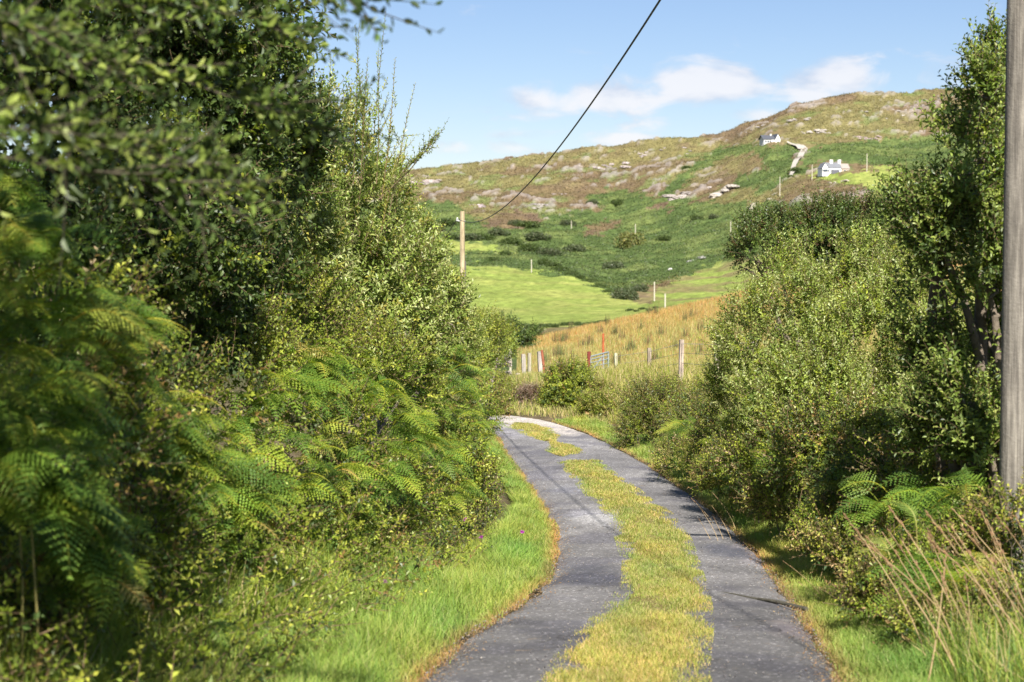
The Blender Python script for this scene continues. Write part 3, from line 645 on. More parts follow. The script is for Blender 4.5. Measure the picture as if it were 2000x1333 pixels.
# mass of bracken on both banks
def bracken_mass(n, y0, y1, side, o0, o1, hmax, yb=1.3, lib_d=17):
    mb = MB()
    ys = y0 + (y1 - y0) * rng.random(n) ** yb
    for Y in ys:
        i = int(np.argmin(np.abs(CEN[:330, 1] - Y))); o = rng.uniform(o0, o1); x = CEN[i, 0] + side * o
        z = gp(x, Y) + rng.uniform(.0, hmax) * (.35 + .65 * (o - o0) / (o1 - o0 + 1e-6))
        az = (math.pi / 2 if side < 0 else -math.pi / 2) * -side * 0 + (rng.normal(-math.pi / 2, .9) if side < 0 else rng.normal(math.pi / 2, .9))
        c = FC[rng.choice(5, p=[.33, .3, .2, .12, .05])]; c = np.array(c) * rng.uniform(.8, 1.2)
        put_frond(mb, np.array([x, Y, z]), rng.uniform(.45, .85), az, c, FR if Y < lib_d else FRL, rng.uniform(-.1, .5), rng.normal(0, .3))
    return mb
def merge(a, b):
    a.f += [q + a.n for q in b.f]; a.v += b.v; a.c += b.c; a.m += b.m; a.n += b.n; return a
def bracken_lobes(lobes, n, lib, L0, L1, side=1):
    mb = MB(); P, O = lobe_points(lobes, n, .5, -.02, 1.3)
    h = H(P[:, 0], P[:, 1])
    for p, o, g_ in zip(P, O, h):
        if p[2] < g_ + .05 or o[1] > .6: continue
        c = FC[rng.choice(5, p=[.36, .30, .22, .09, .03])]
        dx, dy = o[0] * .6 + .7 * side + rng.normal(0, .45), o[1] * .5 - .45 + rng.normal(0, .45)
        put_frond(mb, p - np.array([dx, dy, 0]) * .3 * L1, rng.uniform(L0, L1), math.atan2(-dx, dy), np.array(c) * rng.uniform(.75, 1.25), lib, rng.uniform(-.1, .5), rng.normal(0, .35))
    return mb
mb = bracken_lobes([L_(60, 560, 8.2, 110, 150), L_(40, 900, 7.6, 150, 170), L_(210, 760, 9.4, 110, 150), L_(170, 1080, 8.2, 120, 110), L_(330, 920, 10.5, 120, 140), L_(30, 420, 9, 70, 80)], 1150, FR, .24, .46)
b2 = bracken_lobes([L_(450, 980, 12, 120, 120), L_(540, 860, 14, 120, 130), L_(640, 1000, 15, 110, 100), L_(740, 880, 17.5, 120, 130), L_(850, 790, 22.5, 90, 90), L_(830, 950, 19.5, 100, 90), L_(620, 740, 16, 90, 80), L_(740, 740, 20, 80, 60), L_(900, 760, 30, 60, 60), L_(920, 880, 25, 50, 70), L_(930, 800, 36, 35, 45)], 1900, FRL, .26, .52)
tag(merge(mb, b2).build('bracken', M_fern), 'mass of green bracken fronds along the left bank', 'bracken', kind='stuff')
tag(bracken_lobes([L_(1340, 860, 31, 50, 35), L_(1440, 900, 26, 70, 45), L_(1550, 930, 21.5, 80, 50), L_(1660, 980, 17.5, 80, 70), L_(1770, 1030, 14.5, 90, 80), L_(1880, 1060, 13, 80, 90), L_(1250, 820, 42, 40, 30), L_(1800, 1150, 12.2, 90, 60), L_(1900, 1180, 11.6, 90, 80)], 950, FRL, .3, .6, -1).build('bracken', M_fern), 'scattered bracken fronds on the right bank below the bushes', 'bracken', kind='stuff')
BR = GRN + DRK[:2] + [(.30, .19, .06)]
shrub('bramble_thicket', 'shaded bramble thicket at the far left among the bracken', 'bramble', [L_(120, 620, 10, 170, 120), L_(100, 900, 9, 180, 170), L_(60, 1150, 8.4, 150, 120), L_(280, 800, 11.5, 140, 140), L_(260, 1060, 10, 130, 120)], 2300, .22, 8, .055, .036, BR, [.2, .13, .25, .07, .15, .12, .08], up=.2, cut=0, base=(-3.2, 9.5, gp(-3.2, 9.5)), r0=.02)
shrub('bramble_thicket', 'sunlit tangle of brambles under the left willow along the lane', 'bramble', [L_(450, 820, 14, 130, 130), L_(470, 1020, 12.5, 120, 100), L_(620, 900, 16.5, 130, 130), L_(650, 1040, 15, 90, 70), L_(760, 960, 18.5, 110, 100), L_(880, 900, 23, 90, 90), L_(930, 950, 23, 60, 60), L_(860, 780, 26, 90, 90), L_(930, 800, 33, 50, 60)], 4000, .24, 8, .055, .036, BR, [.24, .18, .2, .1, .12, .08, .08], up=.2, cut=.05, base=(-1.9, 17, gp(-1.9, 17)), r0=.02)
shrub('bramble_thicket', 'dark bramble and dead stem thicket under the rounded willow and the right edge tree', 'bramble', [L_(1480, 900, 23, 90, 45), L_(1590, 900, 20, 90, 70), L_(1700, 930, 17.5, 90, 80), L_(1800, 960, 15.5, 90, 110), L_(1880, 1000, 14.5, 70, 110), L_(1960, 1000, 14, 80, 120), L_(1650, 840, 20, 120, 70), L_(1540, 860, 22, 80, 60), L_(1850, 850, 16, 90, 90)], 5200, .24, 8, .052, .034, BR + [(.34, .26, .14)], [.18, .12, .2, .07, .17, .12, .07, .07], up=.2, cut=0, base=(3.9, 17, gp(3.9, 17)), r0=.008)
for (lb, lab) in (([LG(1215, 800, 40, 26), LG(1265, 780, 45, 24), LG(1320, 765, 45, 20), LG(1380, 770, 35, 28), LG(1240, 840, 30, 24)], 'low yellow green scrub between the bend and the wire fence'), ([LG(955, 795, 40, 24), LG(995, 775, 28, 14), LG(965, 760, 34, 18)], 'green weeds on the bank where the lane turns left'), ([LG(1165, 800, 30, 24), LG(1180, 770, 30, 18)], 'yellowish weeds right of the bramble bush at the bend')):
    shrub('weeds', lab, 'plants', lb, 1700, .3, 8, .08, .045, GRN[:3] + [(.38, .34, .10), (.40, .28, .13), (.14, .12, .05)], [.22, .22, .18, .18, .12, .08], up=.8, cut=0, r0=.004)
shrub('roadside_weeds', 'rough mixed weeds and dying leaves spilling over the right verge', 'plants', [L_(1340, 890, 30, 60, 30), L_(1430, 930, 25, 80, 40), L_(1530, 975, 21, 80, 50), L_(1640, 1040, 17, 80, 60), L_(1760, 1110, 14, 90, 80), L_(1900, 1130, 12.6, 110, 100), L_(1975, 1060, 12.4, 60, 100), L_(1720, 1170, 12.8, 70, 55), L_(1820, 1230, 11.6, 90, 60), L_(1950, 1220, 11.2, 90, 80), L_(1660, 1090, 14.8, 45, 40)], 5200, .22, 8, .05, .026, GRN + [(.42, .38, .12), (.40, .27, .12), (.14, .11, .05), (.06, .10, .03)], [.15, .15, .15, .12, .15, .1, .08, .1], up=.7, cut=.02, r0=.01)
# single ferns one can pick out
def fern(px, py, Y, n, L, label, cols, spread=1.0, az0=0, pitch=.1, group=None):
    b = at(px, py, Y); root = thing('fern', b, label, 'fern', group); g_ = gp(b[0], b[1])
    if b[2] - g_ > .05:
        m_ = MB(); tube(m_, [(0, 0, 0), (.02, .02, (g_ - b[2]) * .5), (.0, .05, g_ - b[2] - .03)], [.004, .006, .007], 5, (.30, .26, .09)); m_.build('stem', M_fern, root)
    for i in range(n):
        mb = MB(); az = az0 + (i / n - .5) * 2 * math.pi * spread if n > 1 else az0; az += rng.normal(0, .2)
        put_frond(mb, np.zeros(3), L * rng.uniform(.8, 1.1), az + rng.normal(0, .1), np.array(cols[i % len(cols)]), FR, pitch + rng.normal(0, .1), rng.normal(0, .15))
        mb.build('frond', M_fern, root)
fern(60, 1010, 7.6, 4, .55, 'blurred light green fern arching over the left bank near the camera', [(.2, .32, .05)], .25, -1.45, .1)
fern(30, 885, 7.9, 4, .5, 'blurred bright fern frond above the lowest arching one on the left', [(.2, .32, .05)], .25, -1.45, .2)
fern(390, 1235, 9.0, 3, .3, 'small fern arching out of the grass at the lower left', [(.17, .28, .05)], .25, -1.2, .1)
fern(720, 1000, 17.5, 7, .62, 'large open green fern halfway along the left bank', [(.12, .24, .035), (.10, .2, .03)], .8, -.8, .55)
fern(500, 840, 15.5, 3, .5, 'pale yellowing fern in front of the left bushes', [(.36, .36, .13)], .5, -.5, .7)
fern(560, 980, 15, 3, .45, 'bluish green fern low on the shaded left bank', [(.07, .16, .06)], .5, -.8, .5)
fern(680, 940, 18.5, 3, .42, 'yellow withering fern beside the large open fern', [(.36, .31, .10)], .5, -.4, .7)
fern(1790, 1030, 12.6, 2, .36, 'upright bright fern by the dry stalks on the right', [(.20, .28, .06)], .15, 1.0, .95)
fern(1740, 1100, 12.4, 3, .36, 'spreading yellow green fern below the upright one on the right', [(.22, .26, .06)], .3, 1.2, .5)
fern(1900, 1130, 12.0, 3, .42, 'yellow green fern among dry stalks near the pole', [(.26, .27, .05)], .3, -.9, .6)
fern(1480, 800, 24.0, 3, .6, 'green fern at the foot of the rounded willow', [(.13, .24, .04)], .4, 0, .6)

# ------------------------------------------------------------------ undergrowth leaves on the banks (nobody could count them)
def under(n, y0, y1, side, o0, o1, hmax, pal, w=None, ll=.05, lw=.032, slen=.22, yb=1.2, name='undergrowth', label='', nl=8):
    ys = y0 + (y1 - y0) * rng.random(n) ** yb; idx = np.clip(np.searchsorted(CEN[:330, 1], ys), 0, 329)
    o = o0 + (o1 - o0) * rng.random(n); x = CEN[idx, 0] + side * o
    z = H(x, ys) + rng.uniform(.0, 1, n) * hmax * (.15 + .85 * (o - o0) / (o1 - o0))
    P = np.stack([x, ys, z], 1); D = rng.normal(0, .6, (n, 3)) + np.array([-side * .7, -.3, .5])
    mb = MB(); shoots(mb, P, D, slen * rng.uniform(.5, 1.4, n), nl, ll, lw, pal, w, curve=.3)
    return tag(mb.build(name, [M_leaf, M_bark]), label, 'undergrowth', kind='stuff')
under(5200, 6.5, 46, -1, 2.0, 4.2, 1.5, GRN + DRK[:2] + [(.26, .17, .06)], [.25, .2, .2, .1, .12, .08, .05], label='tangle of brambles and green leaves on the left bank')
under(4200, 11, 46, 1, 2.7, 5.4, .85, GRN[:3] + DRK[:3] + [(.30, .19, .07), (.32, .27, .13)], [.18, .15, .17, .13, .12, .1, .07, .08], label='tangle of brambles and leaves on the right bank')

# ------------------------------------------------------------------ grass
LIME = [(.27, .35, .06), (.20, .29, .05), (.35, .41, .09), (.42, .39, .14), (.11, .18, .04)]
YEL = [(.35, .34, .08), (.27, .31, .06), (.44, .38, .14), (.48, .36, .17), (.20, .25, .05)]
STRW = [(.55, .42, .22), (.45, .33, .16), (.5, .42, .2), (.3, .3, .09)]
def lod(n, y0, y1):
    """sample Y with density falling off with distance"""
    u_ = rng.random(n); return y0 * (y1 / y0) ** u_
def grass_strip(n, fa, fb, hh, ww, pal, w, name, label, lean=.7, y0=None, y1=None, ext=.0):
    ymin = max(fa[:, 1].min(), 7); ymax = fa[:, 1].max()
    ys = lod(n, ymin, ymax); i = np.clip(np.searchsorted(fa[:, 1], ys), 0, len(fa) - 1)
    t = rng.uniform(-ext, 1 + ext, n); kf = np.interp(ys, fa[:, 1], np.arange(len(fa))); ia = np.arange(len(fa)); P = np.stack([np.interp(kf, ia, fa[:, q]) * (1 - t) + np.interp(kf, ia, fb[:, q]) * t for q in (0, 1)], 1)
    edge = np.minimum(t, 1 - t); cl = fnoise(P[:, 0] * .8 + P[:, 1] * .24, P[:, 1] * .32 - P[:, 0] * .6, .22, 33, 4)
    keep = (edge * 2.6 + cl * 2.4 + rng.normal(0, .42, n) > .36) ; P = P[keep]; ed = np.clip(edge[keep] * 4 + .35, .3, 1); cl = cl[keep]; m = len(P)
    z = ZR(P[:, 0], P[:, 1]) + .05
    sc_ = np.clip(P[:, 1] / 14, 1, 4); h = hh * rng.uniform(.4, 1.3, m) * ed * (1 + cl * 1.2); wd = ww * sc_ * rng.uniform(.7, 1.3, m)
    cc = palette(m, pal, w); big = fnoise(P[:, 0] * 1.3 + P[:, 1] * .2, P[:, 1] * .3 - P[:, 0] * .9, .5, 37, 4)
    cc = cc * (1.0 + big[:, None] * np.array([.9, .35, .3]))
    mb = MB(); blades(mb, np.column_stack([P, z]), h, wd, rng.uniform(.3, 1.2, m) * lean, cc)
    return mb
mb = MB()
for (fa, fb), n in zip(MS, (185000, 11000, 14000)):
    merge(mb, grass_strip(n, fa, fb, .052, .0045, YEL, [.26, .24, .17, .15, .18], '', '', ext=.05))
tag(mb.build('grass', M_grass), 'yellow green grass strip growing down the middle of the lane', 'grass', kind='stuff')
def verge(n, y0, y1, side, w0, w1, hh, pal, w, lean=.8, ww=.005, hedge=0., stray=0):
    ys = lod(n, y0, y1); E = LE if side < 0 else RE; lim = 335
    i = np.clip(np.searchsorted(E[:lim, 1], ys), 0, lim - 1)
    wid = np.interp(ys, [6, 12, 16, 20, 26, 34, 46], w0); o = rng.random(n) ** .85 * wid - .05
    kE = int(np.argmax(E[:lim, 1] > 5)); x = np.interp(ys, E[kE:lim, 1], E[kE:lim, 0]) + side * o; P = np.stack([x, ys], 1); cl = fnoise(P[:, 0], P[:, 1] * .5, .5, 51, 3); keep = o > -.02 + cl * .35; P = P[keep]; o = o[keep]; cl = cl[keep]; wid = wid[keep]
    m = len(P); z = H(P[:, 0], P[:, 1]) - .01
    h = hh * (.35 + .65 * np.clip(o / .5, 0, 1)) * rng.uniform(.5, 1.3, m) * (1 + cl * 1.4); s_ = np.clip(P[:, 1] / 14, 1, 3.5)
    cc = palette(m, pal, w); edge = np.clip(1 - o / .16, 0, 1)[:, None] * (rng.random((m, 1)) < .7); cc = cc * (1 - edge) + np.array([.42, .24, .10]) * edge
    big = fnoise(P[:, 0] * 1.5, P[:, 1] * .4, .9, 57, 3); cc = cc * (1 + big[:, None] * np.array([1.0, .35, .4]))
    mb = MB(); blades(mb, np.column_stack([P, z]), h, ww * s_ * rng.uniform(.6, 1.3, m), rng.uniform(.3, 1.3, m) * lean, cc); return mb
tag(verge(170000, 6.5, 46, -1, [1.9, 1.9, 1.55, 1.0, .5, .45, .5], 0, .2, LIME, [.32, .27, .2, .11, .10]).build('grass', M_grass), 'bright lime green verge grass along the left edge of the lane', 'grass', kind='stuff')
tag(verge(150000, 9, 47, 1, [1.6, 1.5, 1.5, 1.6, 1.5, 1.2, 1.0], 0, .16, LIME[:3] + YEL[:3], [.2, .18, .2, .16, .13, .13]).build('grass', M_grass), 'yellow green verge grass along the right edge of the lane', 'grass', kind='stuff')
# long rough grass, right foreground
def field_blades(n, fn, hh, ww, pal, w, lean=.5, warm=False):
    P = fn(n); m = len(P); z = H(P[:, 0], P[:, 1]) - .02
    cc = palette(m, pal, w)
    if warm: f = (sm(P[:, 1] + fnoise(P[:, 0], P[:, 1], 9, 81, 3) * 30, 80, 106) * .5 * (rng.random(m) < .8))[:, None]; cc = cc * (1 - f) + np.array([.50, .27, .10]) * rng.uniform(.7, 1.2, (m, 1)) * f
    mb = MB(); blades(mb, np.column_stack([P, z]), hh * rng.uniform(.5, 1.25, m), ww * rng.uniform(.6, 1.4, m), rng.uniform(.1, 1, m) * lean, cc); return mb
def rfg(n):
    y = lod(n, 9, 20); i = np.searchsorted(RE[:330, 1], y); return np.stack([RE[i, 0] + .6 + 2.4 * rng.random(n) ** .8, y], 1)
tag(field_blades(42000, rfg, .42, .008, LIME[:2] + YEL[:2] + [(.10, .17, .04), (.5, .38, .2)], [.18, .2, .12, .12, .28, .10], .9).build('grass', M_grass), 'long rough grass in the right foreground', 'grass', kind='stuff')
def lfg(n):
    y = lod(n, 6.5, 18); i = np.searchsorted(LE[:330, 1], y); return np.stack([LE[i, 0] - 1.2 - 1.6 * rng.random(n) ** .8, y], 1)
tag(field_blades(30000, lfg, .35, .009, LIME[:2] + GRN[:2] + [(.45, .36, .17)], [.25, .25, .22, .18, .10], 1.0).build('grass', M_grass), 'tufts of longer grass at the foot of the left bank', 'grass', kind='stuff')
# dry bank round the bend and in front of the fence
def bank(n):
    y = rng.uniform(45.5, 66, n); x = rng.uniform(-6, 17, n); o, _ = road_off(x, y); k = np.abs(o) > 1.3; return np.stack([x, y], 1)[k]
tag(field_blades(110000, bank, .27, .015, STRW + YEL[:3] + [(.2, .25, .06)], [.13, .09, .11, .15, .12, .13, .07, .20], .9).build('grass', M_grass), 'tall straw coloured grass on the bank by the fence', 'grass', kind='stuff')
def bankr(n):
    y = rng.uniform(26, 56, n); i = np.clip(np.searchsorted(RE[:320, 1], y), 0, 319); return np.stack([np.maximum(RE[i, 0], .6) + 1.3 + 5.5 * rng.random(n), y], 1)
tag(field_blades(42000, bankr, .5, .014, STRW[:3] + YEL[:2] + GRN[:2], [.14, .12, .12, .17, .17, .16, .12], .7).build('grass', M_grass), 'mixed dry and green grass on the right bank', 'grass', kind='stuff')
def reedf(n):
    y = 62 * (118 / 62) ** rng.random(n); x = (rng.uniform(1010, 1760, n) - 1000) / F * y; q = fnoise(x, y, 3.0, 77, 3); k = q > -.22; return np.stack([x, y], 1)[k]
tag(field_blades(150000, reedf, .34, .026, [(.44, .27, .11), (.36, .20, .08), (.40, .36, .12), (.28, .30, .08), (.48, .40, .2)], [.17, .08, .28, .32, .15], .3, True).build('reeds', M_grass), 'rust and straw coloured reeds covering the field behind the gate', 'reeds', kind='stuff')
def rushes(n):
    y = 64 * (112 / 64) ** rng.random(n // 40); x = (rng.uniform(1060, 1600, n // 40) - 1000) / F * y
    return np.stack([np.repeat(x, 40) + rng.normal(0, .12, n // 40 * 40), np.repeat(y, 40) + rng.normal(0, .12, n // 40 * 40)], 1)
tag(field_blades(1800, rushes, .8, .022, [(.12, .12, .05), (.2, .12, .07), (.14, .17, .06)], None, .15).build('reeds', M_grass), 'dark upright rush clumps dotted over the reed field', 'reeds', kind='stuff')
# dry leaning stalks in the right foreground
def stalk_mesh(h, lean, seed):
    rs = np.random.default_rng(seed); m = MB(); t = np.linspace(0, 1, 7)
    p = np.stack([lean * h * t ** 1.6, rs.normal(0, .02) * t * h, h * (t - .18 * lean * t * t)], 1); tube(m, p, np.linspace(.007, .003, 7), 5, (.45, .33, .18))
    for k in range(9):
        q = p[-1] - (p[-1] - p[-2]) * rs.uniform(0, 1.2); d = unit((p[-1] - p[-2]) + rs.normal(0, .03, 3)) * .05; tube(m, [q, q + d * .5 + [0, 0, .004], q + d], [.002, .006, .001], 4, (.36, .22, .12))
    return m
protos = [stalk_mesh(h, l, s).mesh('dry_stalk', M_grass) for h, l, s in ((.95, -.38, 1), (.85, -.22, 2), (1.0, -.5, 3), (.7, -.1, 4))]
for k in range(44):
    px = rng.uniform(1740, 2040); Y = rng.uniform(9.8, 11.8); x = (px - 1000) / F * Y + .2
    o = bpy.data.objects.new('dry_stalk', protos[k % 4]); COL.objects.link(o); o.location = (x, Y, gp(x, Y)); o.rotation_euler = (rng.normal(0, .12), rng.normal(-.05, .15), rng.normal(0, .5)); o.scale = (rng.uniform(.6, 1.0),) * 3
    tag(o, 'thin dry brown stalk leaning left over the right foreground grass', 'stalk', 'dry stalks in the right foreground')
for k in range(26):
    px, Y = ((rng.uniform(1380, 1560), rng.uniform(21, 26)) if k < 14 else (rng.uniform(1600, 1760), rng.uniform(15, 19))); x = (px - 1000) / F * Y
    o = bpy.data.objects.new('dry_stalk', protos[k % 4]); COL.objects.link(o); o.location = (x, Y, gp(x, Y)); o.rotation_euler = (rng.normal(0, .3), rng.normal(-.3, .3), rng.normal(0, .8)); o.scale = (rng.uniform(.35, .6),) * 3
    tag(o, 'thin dry straw stalk tangled in the right bank beyond the foreground', 'stalk', 'dry stalks on the right bank')

# ------------------------------------------------------------------ flowers
def flower(px, py, Y, label, c=(.42, .06, .42)):
    b = at(px, py, Y); g0 = gp(b[0], b[1]); h = max(b[2] - g0, .15); root = thing('wild_flower', (b[0], b[1], g0), label, 'flower')
    m = MB(); tube(m, [(0, 0, 0), (.01, -.01, h * .5), (0, 0, h)], [.003, .0025, .002], 4, (.10, .16, .04)); m.build('stem', M_leaf, root)
    m = MB(); n = 26; d = unit(rng.normal(0, 1, (n, 3)) + [0, 0, .7]); leaves(m, np.tile([0, 0, h], (n, 1)), d, rng.normal(0, 1, (n, 3)), np.full(n, .032), np.full(n, .012), np.tile(c, (n, 1))); m.build('flower_head', M_petal, root)
for q in ((908, 1015, 19.5, 'purple knapweed flower, brightest on the left bank'), (940, 1050, 19, 'small purple flower below and right of the bright knapweed'), (1020, 1040, 20, 'pink flower spike beside the lane at the end of the left verge'), (848, 985, 19.5, 'dim purple flower left of the bright knapweed'),
          (1570, 884, 20, 'bright purple flower on the right bank'), (1468, 858, 24, 'dim purple flower by the rounded willow foot'), (752, 1140, 14.2, 'pinkish flower standing in the left verge grass')): flower(*q)

# ------------------------------------------------------------------ poles and wires
def pole(mb, base, h, r0, r1, col=(.42, .36, .29), sides=16):
    t = np.linspace(0, 1, 9); tube(mb, np.stack([np.full(9, base[0]), np.full(9, base[1]), base[2] + h * t], 1), r0 + (r1 - r0) * t, sides, col)
bx, by_ = 3.84, 13.0; gz = gp(bx, by_)
root = thing('utility_pole', (bx, by_, gz - .3), 'thick weathered grey wooden pole at the right edge of the picture', 'pole')
mb = MB(); pole(mb, (0, 0, 0), 8.6, .108, .095, (.20, .185, .165)); mb.build('shaft', M_wood, root, smooth=True)
mb = MB(); box(mb, (0, 0, 7.9), (1.3, .09, .11), (.3, .25, .2)); mb.build('crossarm', M_wood, root)
p2 = at(903, 413, 70); gz = gp(p2[0], 70); root = thing('utility_pole', (p2[0], 70, gz - .3), 'tan wooden pole rising behind the left willow, carrying the overhead wire', 'pole')
mb = MB(); pole(mb, (0, 0, 0), p2[2] - gz + .3, .115, .095, (.46, .38, .25)); mb.build('shaft', M_wood, root, smooth=True)
mb = MB(); tube(mb, [(.13, -.03, 1.0), (.125, -.03, 5.0)], .025, 6, (.12, .11, .10)); mb.build('cable_conduit', M_metal, root)
hp = p2[2] - gz + .3 - .4
mb = MB(); tube(mb, [(-.22, 0, hp), (.12, 0, hp)], .02, 6, (.4, .4, .4)); tube(mb, [(-.2, 0, hp), (-.2, 0, hp + .14)], [.045, .03], 8, (.75, .75, .72)); mb.build('insulator', M_metal, root)
wa = np.array([p2[0] - .2, 70, gz - .3 + hp + .1]); ys = np.linspace(70, -12, 60)
X_ = np.interp(ys, [-12, 20, 70], [4.19, 1.74, wa[0]]); Z_ = EYE + (3.0 + -.102 * (ys - 20) + .00162 * (ys - 20) ** 2)
Z_ += np.interp(ys, [20, 70], [0, wa[2] - (EYE + 3.0 - 5.1 + .00162 * 2500)])
mb = MB(); tube(mb, np.stack([X_, ys, Z_], 1), .014, 5, (.03, .03, .03)); tag(mb.build('overhead_wire', M_plain), 'black overhead wire sagging across the sky from the tan pole', 'wire')
pe = at(790, 545, 130); n = 20; t = np.linspace(0, 1, n)[:, None]; p = wa * (1 - t) + pe * t; p[:, 2] -= (4 * t * (1 - t))[:, 0] * .4
mb = MB(); tube(mb, p, .02, 5, (.05, .04, .03)); tag(mb.build('overhead_wire', M_plain), 'thin dark wire running down to the left from the tan pole', 'wire')
mb = MB(); root = thing('utility_pole', (4.19, -12, gp(4.19, -12) - .2), 'wooden pole behind the viewpoint holding the near end of the wire', 'pole'); pole(mb, (0, 0, 0), Z_[-1] - gp(4.19, -12) + .25, .14, .11); mb.build('shaft', M_wood, root, smooth=True)
mb = MB(); root = thing('utility_pole', (pe[0], pe[1], gp(pe[0], pe[1]) - .2), 'wooden pole hidden behind the left hedge at the low end of the thin wire', 'pole'); pole(mb, (0, 0, 0), pe[2] - gp(pe[0], pe[1]) + .25, .14, .11); mb.build('shaft', M_wood, root, smooth=True)
# far poles: base pixel, height in px
far = []
for (px, pb, pt, lab) in ((1523, 385, 346, 'slim pale pole on the heath left of the cottage with chimneys'), (1693, 336, 301, 'slim pale pole right of the cottage with chimneys'), (1586, 354, 323, 'pole on the lawn edge just left of the cottage with chimneys'),
                      (1469, 415, 398, 'short pole above the dark olive tree'), (1427, 465, 432, 'far pole at the edge of the dark olive tree'), (1038, 532, 507, 'pale pole at the top edge of the left green field'),
                      (1299, 606, 574, 'pale pole on the crest of the reed field'), (1278, 590, 551, 'grey pole beside the dark round bushes'), (1116, 448, 432, 'thin pole on the bracken slope above the left field'), (1241, 462, 438, 'thin pole beside the lone olive bush on the slope')):
    b = drape(px, pb, 130); h = (pb - pt) / F * b[1]
    root = thing('utility_pole', b, lab, 'pole', 'far utility poles'); mb = MB(); r = .12 + b[1] * .00012; pole(mb, (0, 0, -.5), h + .5, r, r * .8, (.46, .42, .33), 8); mb.build('shaft', M_plain, root)
    mb = MB(); box(mb, (0, -.02, h - .35), (.5, .12, .1), (.3, .27, .22)); mb.build('crossarm', M_plain, root); far.append(b + [0, 0, h])

# ------------------------------------------------------------------ fence, gate, posts
def post(mb, p, h, w, col, tilt=(0, 0), mt=0):
    box(mb, (p[0], p[1], p[2] + h / 2 - .15), (w, w, h + .3), col, mt, 0.2, tilt)
def single_post(name, px, pb, pt, Y, w, col, label, M, tilt=(0, 0), rnd=False, group=None):
    b = at(px, pb, Y); g0 = min(gp(b[0], Y), b[2]); h = (at(px, pt, Y)[2] - g0); mb = MB()
    if rnd: tube(mb, [(b[0], Y, g0 - .2), (b[0] + math.tan(tilt[1]) * h * .5, Y, g0 + h * .5), (b[0] + math.tan(tilt[1]) * h, Y, g0 + h)], w / 2, 8, col)
    else: post(mb, (b[0], Y, g0), h, w, col, tilt)
    return tag(mb.build(name, M, loc=(b[0], Y, g0)), label, 'post', group)
single_post('fence_post', 1023, 728, 692, 60, .13, (.36, .33, .30), 'pale square post, leftmost of the group left of the rusty post', M_wood, (0, -.03))
single_post('fence_post', 1034, 724, 690, 62, .11, (.38, .35, .28), 'slimmer greyish post second from the left in the pale group', M_wood)
single_post('fence_post', 1056, 735, 687, 60, .17, (.40, .36, .34), 'widest pale post standing against the leaning rusty post', M_wood, (0, -.05))
single_post('gate_post', 1065, 742, 684, 59, .09, (.26, .09, .05), 'leaning rusty iron post beside the widest pale post', M_rust, (0, -.12), True)
single_post('gate_post', 1150, 742, 687, 60, .13, (.17, .04, .03), 'dark red iron gate post on the left of the gate', M_rust, (0, .0), True)
single_post('gate_post', 1178, 745, 652, 62.5, .085, (.36, .10, .04), 'tall orange red iron pole behind the gate', M_rust, (0, .0), True)
single_post('fence_post', 997, 720, 682, 64, .09, (.40, .38, .30), 'weathered post half hidden by the left hedge', M_wood)
# the metal field gate, half open
ga, gb = at(1153, 742, 60), at(1188, 742, 61.5); ga[2] = gp(ga[0], ga[1]); gtop = .98
root = thing('field_gate', ga, 'galvanised grey bar gate standing ajar beside the dark red post', 'gate')
dg = (gb - ga)[:2]; h0, h1 = (at(1153, 697, 60)[2] - ga[2]), (at(1185, 688, 61.5)[2] - ga[2])
def gx(t, z): return (dg[0] * t, dg[1] * t, z)
gc = (.24, .27, .27)
mb = MB(); tube(mb, [gx(0, .05), gx(0, h0)], .028, 6, gc); tube(mb, [gx(1, .05), gx(1, h1)], .032, 6, gc); tube(mb, [gx(0, h0), gx(1, h1)], .03, 6, gc); tube(mb, [gx(0, .08), gx(1, .08)], .028, 6, gc); tube(mb, [gx(.72, .05), gx(.72, h1 * .97)], .03, 6, gc); mb.build('gate_frame', M_metal, root)
for f in (.28, .48, .68, .85):
    mb = MB(); tube(mb, [gx(0, h0 * f), gx(1, h1 * f)], .02, 6, gc); mb.build('rail', M_metal, root)
mb = MB(); tube(mb, [gx(0, .1), gx(.72, h1 * .9)], .018, 6, gc); mb.build('brace', M_metal, root)
# wire fence to the right of the gate
fb = at(1203, 740, 61); root = thing('wire_fence', (fb[0], fb[1], gp(fb[0], fb[1])), 'post and wire fence running right from the gate to the willow', 'fence')
o0 = np.array(root.location); prev = None; tops = []
for (px, pb, pt, Y, w, cc) in ((1203, 742, 690, 61, .10, (.48, .47, .33)), (1268, 735, 680, 56, .11, (.30, .25, .20)), (1330, 728, 664, 51, .12, (.42, .35, .30)), (1400, 730, 665, 46, .11, (.4, .35, .28)), (1470, 735, 660, 42, .11, (.4, .35, .28))):
    b = at(px, pb, Y); z0 = gp(b[0], Y); z1 = at(px, pt, Y)[2]; mb = MB(); post(mb, (b[0] - o0[0], Y - o0[1], z0 - o0[2]), z1 - z0, w, cc, (rng.normal(0, .03), rng.normal(0, .05))); mb.build('post', M_wood, root); tops.append(np.array([b[0], Y, z1]) - o0)
for dz in (.12, .4, .7):
    mb = MB(); tube(mb, [q - [0, 0, dz] for q in tops], .006, 4, (.35, .33, .3)); mb.build('wire', M_metal, root)

# cast shadow across the right wheel track, modelled as a thin dark rod
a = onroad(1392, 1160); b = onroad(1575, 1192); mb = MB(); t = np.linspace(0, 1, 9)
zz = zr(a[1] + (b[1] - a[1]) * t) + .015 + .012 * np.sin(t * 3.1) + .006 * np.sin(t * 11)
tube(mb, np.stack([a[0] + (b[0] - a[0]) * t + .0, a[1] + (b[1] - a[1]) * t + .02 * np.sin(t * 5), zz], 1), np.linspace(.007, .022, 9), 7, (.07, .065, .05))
tag(mb.build('shadow_bar', M_bark, smooth=True), 'thin dark bar standing in for a cast shadow across the right wheel track', 'shadow')
